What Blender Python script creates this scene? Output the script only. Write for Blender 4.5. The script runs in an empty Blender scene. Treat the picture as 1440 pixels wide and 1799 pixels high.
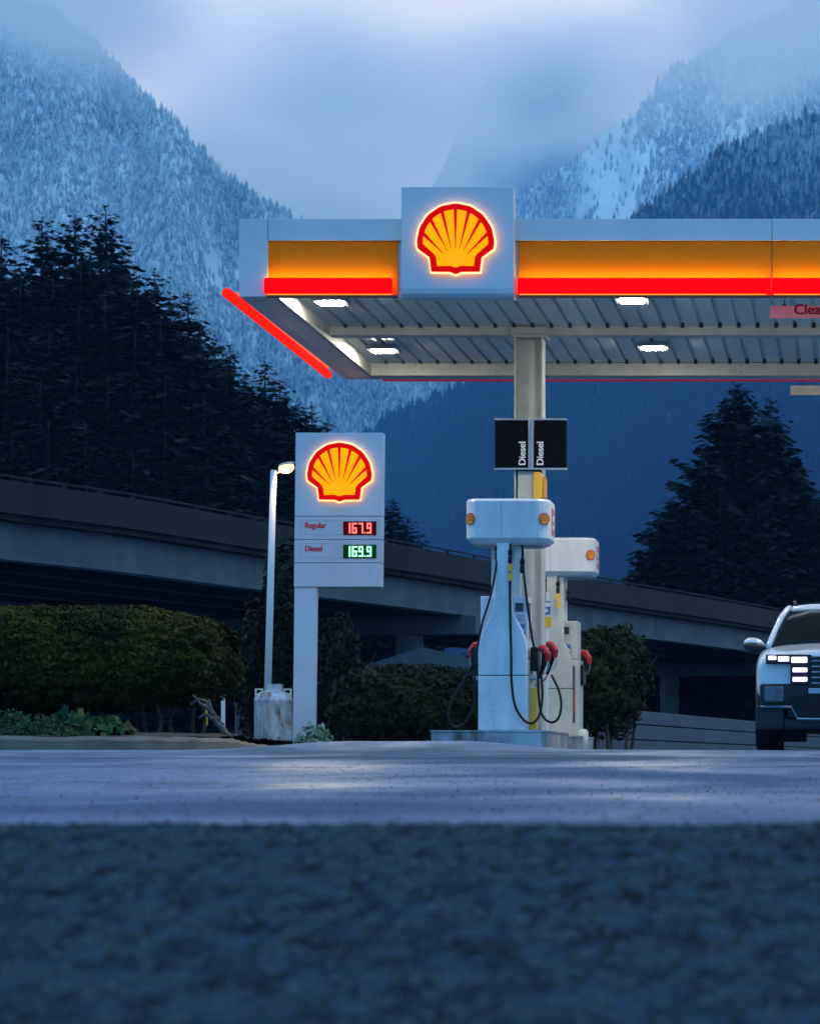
import bpy, bmesh, math, random
import numpy as np
from mathutils import Vector, Matrix
random.seed(7)
RNG = np.random.default_rng(7)
C = bpy.context.scene
COL = C.collection
R = math.radians

# ------------------------------------------------------------------ camera
F = 5000.0            # focal length in photo pixels (1440 wide)
CX, CY = 1480.0, 1352.0
cam_d = bpy.data.cameras.new('camera')
cam = bpy.data.objects.new('camera', cam_d)
COL.objects.link(cam)
cam.location = (0, 0, 0)
cam.rotation_euler = (R(90), 0, 0)
cam_d.sensor_fit = 'HORIZONTAL'
cam_d.sensor_width = 36
cam_d.lens = 36 * F / 1440
cam_d.shift_x = -(CX - 720) / 1440
cam_d.shift_y = (CY - 899.5) / 1440
cam_d.clip_start = 0.1
cam_d.clip_end = 60000
cam_d.dof.use_dof = True
cam_d.dof.focus_distance = 34.5
cam_d.dof.aperture_fstop = 7.6
C.camera = cam

# ------------------------------------------------------------------ world and light
w = bpy.data.worlds.new("World")
C.world = w
w.use_nodes = True
nt = w.node_tree
nt.nodes.clear()
N = nt.nodes.new
out = N('ShaderNodeOutputWorld')
sky = N('ShaderNodeTexSky')
sky.sky_type = 'NISHITA'
sky.sun_disc = False
SUN_EL, SUN_ROT = R(-3.0), R(160)
sky.sun_elevation = SUN_EL
sky.sun_rotation = SUN_ROT
sky.ozone_density = 4.0
bg1 = N('ShaderNodeBackground')
bg1.inputs[1].default_value = 0.05
nt.links.new(sky.outputs[0], bg1.inputs[0])
# overcast deck of dusk cloud, brighter overhead and behind the viewer
tc = N('ShaderNodeTexCoord')
mp = N('ShaderNodeMapping')
mp.inputs['Scale'].default_value = (1.0, 1.0, 2.6)
nt.links.new(tc.outputs['Generated'], mp.inputs[0])
nz = N('ShaderNodeTexNoise')
nz.inputs['Scale'].default_value = 4.0
nz.inputs['Detail'].default_value = 4
nt.links.new(mp.outputs[0], nz.inputs[0])
rp = N('ShaderNodeValToRGB')
rp.color_ramp.elements[0].position = 0.36
rp.color_ramp.elements[0].color = (0.86, 0.90, 0.94, 1)
rp.color_ramp.elements[1].position = 0.66
rp.color_ramp.elements[1].color = (1.08, 1.05, 1.03, 1)
nt.links.new(nz.outputs[0], rp.inputs[0])
sep = N('ShaderNodeSeparateXYZ')
nt.links.new(tc.outputs['Generated'], sep.inputs[0])
mr = N('ShaderNodeMapRange')      # brightness by direction: dusk light comes from behind
mr.inputs['From Min'].default_value = -1
mr.inputs['From Max'].default_value = 1
mr.inputs['To Min'].default_value = 0.0
mr.inputs['To Max'].default_value = 1.0
nt.links.new(sep.outputs['Y'], mr.inputs[0])
dirr = N('ShaderNodeValToRGB')    # tint by compass direction (0 behind the viewer, 1 ahead)
dirr.color_ramp.elements[0].position = 0.0
dirr.color_ramp.elements[0].color = (0.17, 0.60, 1.30, 1)
dirr.color_ramp.elements[1].position = 1.0
dirr.color_ramp.elements[1].color = (0.72, 0.96, 1.30, 1)
e_ = dirr.color_ramp.elements.new(0.62); e_.color = (0.28, 0.66, 1.22, 1)
nt.links.new(mr.outputs[0], dirr.inputs[0])
mul = N('ShaderNodeMix'); mul.data_type = 'RGBA'; mul.blend_type = 'MULTIPLY'; mul.inputs['Factor'].default_value = 1
nt.links.new(rp.outputs[0], mul.inputs['A']); nt.links.new(dirr.outputs[0], mul.inputs['B'])
bg2 = N('ShaderNodeBackground')
bg2.inputs[1].default_value = 1.15
nt.links.new(mul.outputs['Result'], bg2.inputs[0])
add = N('ShaderNodeMixShader')
add.inputs[0].default_value = 0.95
nt.links.new(bg1.outputs[0], add.inputs[1])
nt.links.new(bg2.outputs[0], add.inputs[2])
nt.links.new(add.outputs[0], out.inputs[0])

sun_d = bpy.data.lights.new('sun', 'SUN')
sun_d.energy = 0.25
sun_d.angle = R(25)
sun_d.color = (0.45, 0.68, 1.0)
sun = bpy.data.objects.new('sun', sun_d)
COL.objects.link(sun)
sun.rotation_euler = (R(58), 0, R(20))
sun.location = (0, -20, 30)

C.view_settings.view_transform = 'Standard'
C.view_settings.look = 'None'
C.view_settings.exposure = 0
C.view_settings.gamma = 1
C.cycles.max_bounces = 6
C.cycles.diffuse_bounces = 3
C.cycles.glossy_bounces = 3
C.cycles.transmission_bounces = 3
C.cycles.volume_bounces = 4
C.cycles.transparent_max_bounces = 32
C.cycles.sample_clamp_indirect = 4
C.cycles.use_denoising = True

# ------------------------------------------------------------------ helpers
def W(px, py, d):
    """point at photo pixel (px,py) and distance d (metres)"""
    return Vector(((px - CX) / F * d, d, (CY - py) / F * d))

def WX(px, d): return (px - CX) / F * d
def WZ(py, d): return (CY - py) / F * d

def wl(o):
    v = Vector((0, 0, 0))
    while o is not None:
        v += o.location
        o = o.parent
    return v

def finish(name, me, m, parent=None, smooth=False, bevel=0.0, seg=2):
    o = bpy.data.objects.new(name, me)
    COL.objects.link(o)
    if parent is not None:
        off = wl(parent)
        me.transform(Matrix.Translation(-off))
        o.parent = parent
    for mm in (m if isinstance(m, (list, tuple)) else [m]):
        me.materials.append(mm)
    if smooth:
        me.polygons.foreach_set('use_smooth', [True] * len(me.polygons))
    if bevel:
        b = o.modifiers.new('bevel', 'BEVEL')
        b.width = bevel
        b.segments = seg
        b.limit_method = 'ANGLE'
    return o

def obj(name, bm, m, parent=None, smooth=False, bevel=0.0, seg=2):
    bmesh.ops.recalc_face_normals(bm, faces=bm.faces)
    me = bpy.data.meshes.new(name)
    bm.to_mesh(me)
    bm.free()
    return finish(name, me, m, parent, smooth, bevel, seg)

def thing(name, label, cat, loc=(0, 0, 0), group=None):
    o = bpy.data.objects.new(name, None)
    o.empty_display_size = 0.2
    COL.objects.link(o)
    o.location = loc
    o['label'] = label
    o['category'] = cat
    if group: o['group'] = group
    return o

def tag(o, label=None, cat=None, group=None, kind=None):
    if label: o['label'] = label
    if cat: o['category'] = cat
    if group: o['group'] = group
    if kind: o['kind'] = kind
    return o

def center_origin(o, p):
    """move a parentless object's origin to p"""
    p = Vector(p)
    o.data.transform(Matrix.Translation(-p))
    o.location = p
    return o

def dup(root, loc, label=None):
    r = root.copy(); COL.objects.link(r); r.location = loc
    if label: r['label'] = label
    for ch in list(root.children):
        c = ch.copy(); COL.objects.link(c); c.parent = r
        for g in list(ch.children):
            d = g.copy(); COL.objects.link(d); d.parent = c
    return r

def split(o):
    """turn the loose pieces of a mesh into parts of their own"""
    me = o.data; n = len(me.vertices); par = list(range(n))
    def find(a):
        while par[a] != a:
            par[a] = par[par[a]]; a = par[a]
        return a
    for e in me.edges:
        a, b = find(e.vertices[0]), find(e.vertices[1])
        if a != b: par[a] = b
    groups = {}
    for p in me.polygons: groups.setdefault(find(p.vertices[0]), []).append(p)
    if len(groups) < 2: return [o]
    nm = o.name.split('.')[0]; out = []
    for g in groups.values():
        ids = {}; fs = []
        for p in g: fs.append([ids.setdefault(v, len(ids)) for v in p.vertices])
        m2 = bpy.data.meshes.new(nm)
        m2.from_pydata([me.vertices[k].co[:] for k in ids], [], fs)
        for mm in me.materials: m2.materials.append(mm)
        m2.polygons.foreach_set('use_smooth', [g[0].use_smooth]*len(g))
        c = bpy.data.objects.new(nm, m2); COL.objects.link(c); c.parent = o.parent
        for md in o.modifiers:
            b = c.modifiers.new('bevel', 'BEVEL'); b.width = md.width; b.segments = md.segments; b.limit_method = 'ANGLE'
        out.append(c)
    bpy.data.objects.remove(o)
    return out

def BM(): return bmesh.new()

def box(bm, x0, x1, y0, y1, z0, z1):
    vs = [bm.verts.new(p) for p in ((x0,y0,z0),(x1,y0,z0),(x1,y1,z0),(x0,y1,z0),(x0,y0,z1),(x1,y0,z1),(x1,y1,z1),(x0,y1,z1))]
    for f in ((0,3,2,1),(4,5,6,7),(0,1,5,4),(1,2,6,5),(2,3,7,6),(3,0,4,7)):
        bm.faces.new([vs[i] for i in f])
    return bm

def bx(*a): return box(BM(), *a)

def prism_xz(bm, pts, y0, y1):
    a = [bm.verts.new((p[0], y0, p[1])) for p in pts]
    b = [bm.verts.new((p[0], y1, p[1])) for p in pts]
    bm.faces.new(a); bm.faces.new(b[::-1])
    n = len(pts)
    for i in range(n):
        j = (i + 1) % n
        bm.faces.new((a[i], b[i], b[j], a[j]))
    return bm

def prism_gen(bm, pts, fn0, fn1):
    a = [bm.verts.new(fn0(p)) for p in pts]
    b = [bm.verts.new(fn1(p)) for p in pts]
    bm.faces.new(a); bm.faces.new(b[::-1])
    n = len(pts)
    for i in range(n):
        j = (i + 1) % n
        bm.faces.new((a[i], b[i], b[j], a[j]))
    return bm

def smooth_path(pts, k=6):
    P = [Vector(p) for p in pts]
    o = []
    for i in range(len(P) - 1):
        p0 = P[max(i-1, 0)]; p1 = P[i]; p2 = P[i+1]; p3 = P[min(i+2, len(P)-1)]
        for j in range(k):
            t = j / k
            o.append(0.5 * ((2*p1) + (p2-p0)*t + (2*p0-5*p1+4*p2-p3)*t*t + (3*p1-p0-3*p2+p3)*t*t*t))
    o.append(P[-1])
    return o

def tube(bm, pts, r, n=8, caps=True):
    pts = [Vector(p) for p in pts]
    rings = []
    up = Vector((0.13, 0.21, 0.97)).normalized()
    for i, p in enumerate(pts):
        a = pts[max(i-1, 0)]; b = pts[min(i+1, len(pts)-1)]
        t = (b - a).normalized()
        s = t.cross(up)
        if s.length < 1e-3: s = t.cross(Vector((1, 0, 0)))
        s.normalize(); u = s.cross(t).normalized()
        rr = r[i] if isinstance(r, (list, tuple)) else r
        rings.append([bm.verts.new(p + (s*math.cos(2*math.pi*k/n) + u*math.sin(2*math.pi*k/n))*rr) for k in range(n)])
        up = u if abs(u.dot(t)) < .9 else up
    for i in range(len(rings)-1):
        for k in range(n):
            bm.faces.new((rings[i][k], rings[i][(k+1) % n], rings[i+1][(k+1) % n], rings[i+1][k]))
    if caps:
        bm.faces.new(rings[0]); bm.faces.new(rings[-1][::-1])
    return bm

def lathe(bm, prof, cx, cy, n=32, axis='z', cz=0):
    rings = []
    for (r, z) in prof:
        ring = []
        for k in range(n):
            a = 2*math.pi*k/n
            if axis == 'z': p = (cx + r*math.cos(a), cy + r*math.sin(a), z)
            elif axis == 'x': p = (z, cy + r*math.cos(a), cz + r*math.sin(a))
            else: p = (cx + r*math.cos(a), z, cz + r*math.sin(a))
            ring.append(bm.verts.new(p))
        rings.append(ring)
    for i in range(len(rings)-1):
        for k in range(n):
            bm.faces.new((rings[i][k], rings[i][(k+1) % n], rings[i+1][(k+1) % n], rings[i+1][k]))
    bm.faces.new(rings[0]); bm.faces.new(rings[-1][::-1])
    return bm

def np_mesh(name, verts, faces_n, idx):
    """verts (n,3); idx flat corner indices with faces_n corners per face"""
    me = bpy.data.meshes.new(name)
    nf = len(idx) // faces_n
    me.vertices.add(len(verts)); me.vertices.foreach_set('co', np.asarray(verts, np.float32).ravel())
    me.loops.add(len(idx)); me.loops.foreach_set('vertex_index', np.asarray(idx, np.int32))
    me.polygons.add(nf)
    me.polygons.foreach_set('loop_start', np.arange(nf, dtype=np.int32) * faces_n)
    me.update(calc_edges=True)
    me.validate()
    return me

def _hash(ix, iy, s):
    h = (ix.astype(np.int64) * 374761393 + iy.astype(np.int64) * 668265263 + s * 144665) & 0xffffffff
    h = ((h ^ (h >> 13)) * 1274126177) & 0xffffffff
    return ((h ^ (h >> 16)) & 0xffff) / 65535.0

def vnoise(x, y, s=0):
    ix = np.floor(x); iy = np.floor(y)
    fx = x - ix; fy = y - iy
    fx = fx*fx*(3-2*fx); fy = fy*fy*(3-2*fy)
    a = _hash(ix, iy, s); b = _hash(ix+1, iy, s); c = _hash(ix, iy+1, s); d = _hash(ix+1, iy+1, s)
    return (a*(1-fx)+b*fx)*(1-fy) + (c*(1-fx)+d*fx)*fy - 0.5

def fbm(x, y, oct=4, s=0):
    r = 0; a = 1.0
    for o in range(oct):
        r = r + a*vnoise(x*2**o + 17.3*o, y*2**o + 5.1*o, s+o); a *= 0.5
    return r

def grid_mesh(name, xs, ys, zf):
    X, Y = np.meshgrid(xs, ys)
    Z = zf(X, Y)
    v = np.stack([X, Y, Z], -1).reshape(-1, 3)
    nx, ny = len(xs), len(ys)
    i = np.arange((ny-1)*(nx-1)); r = i // (nx-1); c = i % (nx-1)
    a = r*nx + c
    idx = np.stack([a, a+1, a+nx+1, a+nx], -1).ravel()
    return np_mesh(name, v, 4, idx)

# ------------------------------------------------------------------ materials
def mat(name, col, rough=0.5, metal=0.0, var=0.0, vscale=3.0, bump=0.0, bscale=30.0, coat=0.0, spec=0.5, col2=None, stretch=(1,1,1), rvar=0.0, detail=5):
    m = bpy.data.materials.new(name)
    m.use_nodes = True
    t = m.node_tree
    p = t.nodes['Principled BSDF']
    p.inputs['Base Color'].default_value = (*col, 1)
    p.inputs['Roughness'].default_value = rough
    p.inputs['Metallic'].default_value = metal
    p.inputs['Specular IOR Level'].default_value = spec
    if coat:
        p.inputs['Coat Weight'].default_value = coat
        p.inputs['Coat Roughness'].default_value = 0.08
    if var or bump or col2 or rvar:
        g = t.nodes.new('ShaderNodeTexCoord')
        mp = t.nodes.new('ShaderNodeMapping'); mp.inputs['Scale'].default_value = stretch
        t.links.new(g.outputs['Object'], mp.inputs[0])
    if var or col2 or rvar:
        n = t.nodes.new('ShaderNodeTexNoise'); n.inputs['Scale'].default_value = vscale; n.inputs['Detail'].default_value = detail
        n.inputs['Roughness'].default_value = 0.65
        t.links.new(mp.outputs[0], n.inputs[0])
    if var or col2:
        r = t.nodes.new('ShaderNodeValToRGB')
        c2 = col2 if col2 else tuple(c*(1-var) for c in col)
        r.color_ramp.elements[0].position = 0.35; r.color_ramp.elements[0].color = (*c2, 1)
        r.color_ramp.elements[1].position = 0.62; r.color_ramp.elements[1].color = (*col, 1)
        t.links.new(n.outputs[0], r.inputs[0])
        t.links.new(r.outputs[0], p.inputs['Base Color'])
    if rvar:
        q = t.nodes.new('ShaderNodeMapRange')
        q.inputs['From Min'].default_value = .35; q.inputs['From Max'].default_value = .65
        q.inputs['To Min'].default_value = rough - rvar; q.inputs['To Max'].default_value = rough + rvar
        t.links.new(n.outputs[0], q.inputs[0]); t.links.new(q.outputs[0], p.inputs['Roughness'])
    if bump:
        b = t.nodes.new('ShaderNodeTexNoise'); b.inputs['Scale'].default_value = bscale; b.inputs['Detail'].default_value = 4
        t.links.new(mp.outputs[0], b.inputs[0])
        k = t.nodes.new('ShaderNodeBump'); k.inputs['Strength'].default_value = bump; k.inputs['Distance'].default_value = 0.02
        t.links.new(b.outputs[0], k.inputs['Height']); t.links.new(k.outputs[0], p.inputs['Normal'])
    return m

def emi(name, col, strength, base=None):
    m = bpy.data.materials.new(name)
    m.use_nodes = True
    p = m.node_tree.nodes['Principled BSDF']
    p.inputs['Base Color'].default_value = (*(base or col), 1)
    p.inputs['Roughness'].default_value = 0.6
    p.inputs['Specular IOR Level'].default_value = 0.06
    p.inputs['Emission Color'].default_value = (*col, 1)
    p.inputs['Emission Strength'].default_value = strength
    return m

M = {}
M['panel'] = mat('painted_panel', (0.62, 0.64, 0.66), 0.42, var=0.10, vscale=1.2)
M['white'] = mat('white_paint', (0.74, 0.75, 0.74), 0.4, var=0.12, vscale=2.5, rvar=0.08)
M['cream'] = mat('cream_paint', (0.66, 0.64, 0.55), 0.45, var=0.15, vscale=3)
M['beam'] = mat('beam_paint', (0.50, 0.49, 0.42), 0.5, var=0.22, vscale=2.2, bump=0.1, bscale=12)
M['deckpan'] = mat('deck_steel', (0.68, 0.68, 0.63), 0.42, metal=0.05, var=0.22, vscale=2.0, rvar=0.08, stretch=(1, .3, 1))
M['yellow_face'] = mat('yellow_fascia', (0.92, 0.205, 0.0), 0.5, var=0.06, vscale=2, spec=0.08)
M['dark_trim'] = mat('dark_trim', (0.05, 0.05, 0.055), 0.5)
M['red_lit'] = emi('red_lit_acrylic', (1.0, 0.0, 0.002), 1.45, (0.7, 0.0, 0.0))
M['red_tube'] = emi('red_tube_light', (1.0, 0.012, 0.003), 0.95, (0.7, 0.01, 0.0))
M['led_warm'] = emi('amber_led', (1.0, 0.96, 0.06), 16.0)
M['led_low'] = emi('amber_under_led', (1.0, 0.42, 0.03), 1.1)
M['red_dim'] = emi('dim_red_acrylic', (0.8, 0.03, 0.12), 0.22, (0.4, 0.0, 0.0))
M['logo_red'] = emi('logo_red', (0.75, 0.0, 0.0), 0.72, (0.6, 0.0, 0.0))
M['logo_yellow'] = emi('logo_yellow', (1.0, 0.36, 0.0), 0.95, (0.8, 0.3, 0.0))
M['logo_rim'] = emi('logo_rim', (1.0, 0.62, 0.26), 1.35, (0.8, 0.6, 0.3))
M['halo'] = emi('halo_led', (1.0, 0.36, 0.06), 2.0)
M['decal_red'] = mat('decal_red', (0.50, 0.03, 0.015), 0.4)
M['decal_yellow'] = mat('decal_yellow', (0.85, 0.30, 0.01), 0.4)
M['lamp_lens'] = emi('lamp_lens', (1.0, 0.95, 0.80), 400.0)
M['street_lens'] = emi('street_lens', (1.0, 0.70, 0.32), 1.6)
M['black'] = mat('black_plastic', (0.010, 0.010, 0.012), 0.5, spec=0.2)
M['black_face'] = mat('black_sign_face', (0.003, 0.003, 0.004), 0.6, spec=0.05)
M['rubber'] = mat('rubber', (0.006, 0.007, 0.012), 0.5, spec=0.25)
M['grey_metal'] = mat('grey_metal', (0.42, 0.43, 0.44), 0.38, metal=0.6, var=0.2, vscale=4)
M['steel'] = mat('brushed_steel', (0.55, 0.56, 0.57), 0.3, metal=0.8, var=0.3, vscale=4, stretch=(1,1,4))
M['letter'] = mat('white_lettering', (0.70, 0.70, 0.68), 0.5)
M['red_letter'] = mat('red_lettering', (0.80, 0.02, 0.04), 0.5, spec=.1)
M['led_bg_red'] = emi('led_panel_red', (0.30, 0.0, 0.004), 0.16, (0.03, 0.0, 0.0))
M['led_bg_green'] = emi('led_panel_green', (0.0, 0.12, 0.02), 0.22, (0.0, 0.02, 0.0))
M['led_red'] = emi('led_digit_red', (1.0, 0.17, 0.12), 1.25)
M['led_green'] = emi('led_digit_green', (0.42, 1.0, 0.52), 1.35)
M['pump_blue'] = mat('pump_panel', (0.66, 0.70, 0.73), 0.36, var=0.20, vscale=3.5, rvar=.10, stretch=(1.6, 1.6, .45))
M['plastic_red'] = mat('nozzle_red', (0.55, 0.02, 0.02), 0.4)
M['plastic_yellow'] = mat('yellow_plastic', (0.80, 0.42, 0.02), 0.35)
M['screen'] = mat('dark_screen', (0.02, 0.025, 0.03), 0.15)
M['blue_label'] = mat('blue_label', (0.05, 0.16, 0.45), 0.5)
M['lens_grey'] = mat('headlamp_glass', (0.10, 0.12, 0.15), 0.12, var=0.5, vscale=14)
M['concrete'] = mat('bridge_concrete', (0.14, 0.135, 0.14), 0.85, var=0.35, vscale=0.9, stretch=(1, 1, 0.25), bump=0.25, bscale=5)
M['concrete_dark'] = mat('stained_shaded_concrete', (0.023, 0.019, 0.020), 0.9, var=0.5, vscale=0.7, stretch=(1, 1, 0.2), bump=0.3, bscale=5)  # dark stained concrete, with the shade under the deck darkened into it
M['wall_conc'] = mat('wall_concrete', (0.09, 0.095, 0.10), 0.85, var=0.25, vscale=0.8, bump=0.2, bscale=8)
M['kerb'] = mat('kerb_concrete', (0.20, 0.145, 0.105), 0.85, var=0.35, vscale=3.5, bump=0.5, bscale=22)
M['mulch'] = mat('bark_mulch', (0.045, 0.026, 0.020), 0.95, var=0.7, vscale=16, bump=1.0, bscale=30)
M['island_conc'] = mat('island_concrete', (0.28, 0.27, 0.25), 0.85, var=0.4, vscale=5, bump=0.4, bscale=20)
M['bark'] = mat('bark', (0.07, 0.055, 0.045), 0.95, var=0.5, vscale=6, bump=0.8, bscale=14)
M['bleached'] = mat('bleached_wood', (0.10, 0.095, 0.085), 0.9, col2=(0.05, 0.04, 0.035), vscale=9, bump=1.0, bscale=14)

def leaf_mat(name, a, b, rough=0.55, scale=1.2, trans=0.0):
    m = bpy.data.materials.new(name); m.use_nodes = True
    t = m.node_tree; p = t.nodes['Principled BSDF']
    p.inputs['Roughness'].default_value = rough
    p.inputs['Specular IOR Level'].default_value = 0.12
    g = t.nodes.new('ShaderNodeNewGeometry')
    co = t.nodes.new('ShaderNodeTexCoord')
    n = t.nodes.new('ShaderNodeTexNoise'); n.inputs['Scale'].default_value = scale; n.inputs['Detail'].default_value = 3
    t.links.new(co.outputs['Object'], n.inputs[0])
    ma = t.nodes.new('ShaderNodeMath'); ma.operation = 'MULTIPLY_ADD'
    ma.inputs[1].default_value = 0.55
    t.links.new(g.outputs['Random Per Island'], ma.inputs[0]); 
    mb = t.nodes.new('ShaderNodeMath'); mb.operation = 'MULTIPLY_ADD'; mb.inputs[1].default_value = 1.5; mb.inputs[2].default_value = -0.5
    t.links.new(n.outputs[0], mb.inputs[0]); t.links.new(mb.outputs[0], ma.inputs[2])
    r = t.nodes.new('ShaderNodeValToRGB')
    r.color_ramp.elements[0].position = 0.2; r.color_ramp.elements[0].color = (*a, 1)
    r.color_ramp.elements[1].position = 0.95; r.color_ramp.elements[1].color = (*b, 1)
    t.links.new(ma.outputs[0], r.inputs[0]); t.links.new(r.outputs[0], p.inputs['Base Color'])
    return m
M['hedge'] = leaf_mat('hedge_leaves', (0.006, 0.013, 0.004), (0.060, 0.060, 0.006), rough=.8)
M['hedge_dk'] = leaf_mat('dark_hedge_leaves', (0.006, 0.014, 0.006), (0.032, 0.045, 0.010))
M['shrub'] = leaf_mat('shrub_leaves', (0.004, 0.010, 0.006), (0.016, 0.028, 0.012))
M['plant'] = leaf_mat('plant_leaves', (0.008, 0.028, 0.010), (0.045, 0.085, 0.022), scale=4)
M['pale_plant'] = leaf_mat('variegated_leaves', (0.05, 0.10, 0.03), (0.42, 0.48, 0.40), scale=6)
M['needles'] = leaf_mat('conifer_needles', (0.004, 0.009, 0.009), (0.014, 0.023, 0.018), rough=0.95, scale=0.35)
M['undergrowth'] = leaf_mat('undergrowth', (0.008, 0.014, 0.010), (0.025, 0.04, 0.025), rough=0.8, scale=0.15)

def mountain_mat(name, z0, z1, dark, snow, lo=0.0, hi=1.0, island=0.6, nscale=0.004, streak=0.0):
    m = bpy.data.materials.new(name); m.use_nodes = True
    t = m.node_tree; p = t.nodes['Principled BSDF']
    p.inputs['Roughness'].default_value = 0.9; p.inputs['Specular IOR Level'].default_value = 0.1
    g = t.nodes.new('ShaderNodeNewGeometry')
    s = t.nodes.new('ShaderNodeSeparateXYZ'); t.links.new(g.outputs['Position'], s.inputs[0])
    q = t.nodes.new('ShaderNodeMapRange'); q.inputs['From Min'].default_value = z0; q.inputs['From Max'].default_value = z1
    q.inputs['To Min'].default_value = lo; q.inputs['To Max'].default_value = hi
    t.links.new(s.outputs['Z'], q.inputs[0])
    n = t.nodes.new('ShaderNodeTexNoise'); n.inputs['Scale'].default_value = nscale; n.inputs['Detail'].default_value = 6; n.inputs['Roughness'].default_value = .7
    t.links.new(g.outputs['Position'], n.inputs[0])
    a = t.nodes.new('ShaderNodeMath'); a.operation = 'MULTIPLY_ADD'; a.inputs[1].default_value = island; a.inputs[2].default_value = -island*0.5
    t.links.new(g.outputs['Random Per Island'], a.inputs[0])
    b = t.nodes.new('ShaderNodeMath'); b.operation = 'ADD'; t.links.new(a.outputs[0], b.inputs[0]); t.links.new(q.outputs[0], b.inputs[1])
    c = t.nodes.new('ShaderNodeMath'); c.operation = 'MULTIPLY_ADD'; c.inputs[1].default_value = 1.4; c.inputs[2].default_value = -0.7
    t.links.new(n.outputs[0], c.inputs[0])
    d = t.nodes.new('ShaderNodeMath'); d.operation = 'ADD'; d.use_clamp = True; t.links.new(b.outputs[0], d.inputs[0]); t.links.new(c.outputs[0], d.inputs[1])
    mx = t.nodes.new('ShaderNodeMix'); mx.data_type = 'RGBA'
    mx.inputs['A'].default_value = (*dark, 1); mx.inputs['B'].default_value = (*snow, 1)
    t.links.new(d.outputs[0], mx.inputs['Factor']); t.links.new(mx.outputs['Result'], p.inputs['Base Color'])
    return m

# ------------------------------------------------------------------ ground
LOT = [(-5, -.9), (4.6, -.35), (5.2, -.150), (5.6, -.118), (6.2, -.112), (9, -.10), (12, -.08), (16, -.03), (20, .04), (24, .115), (28, .190), (32, .212), (45, .21), (75, .18), (110, .1)]
ly = np.array([p[0] for p in LOT]); lz = np.array([p[1] for p in LOT])
def sst(a, b, x):
    t = np.clip((x - a) / (b - a), 0, 1); return t*t*(3-2*t)
def lot_z(X, Y):
    z = np.interp(Y, ly, lz)
    hump = sst(-6.5, -5.0, X) * (1 - sst(-3.9, -2.6, X)) * np.exp(-((Y - 29.0) / 1.5) ** 2) * 0.092
    z = z + hump
    z = z + 0.012 * fbm(X * 0.35, Y * 0.25, 3, 3) + 0.0022 * fbm(X * 9, Y * 9, 2, 9) * (Y < 20)
    return z
def gz(x, y): return float(lot_z(np.array([x]), np.array([y]))[0])

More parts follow.
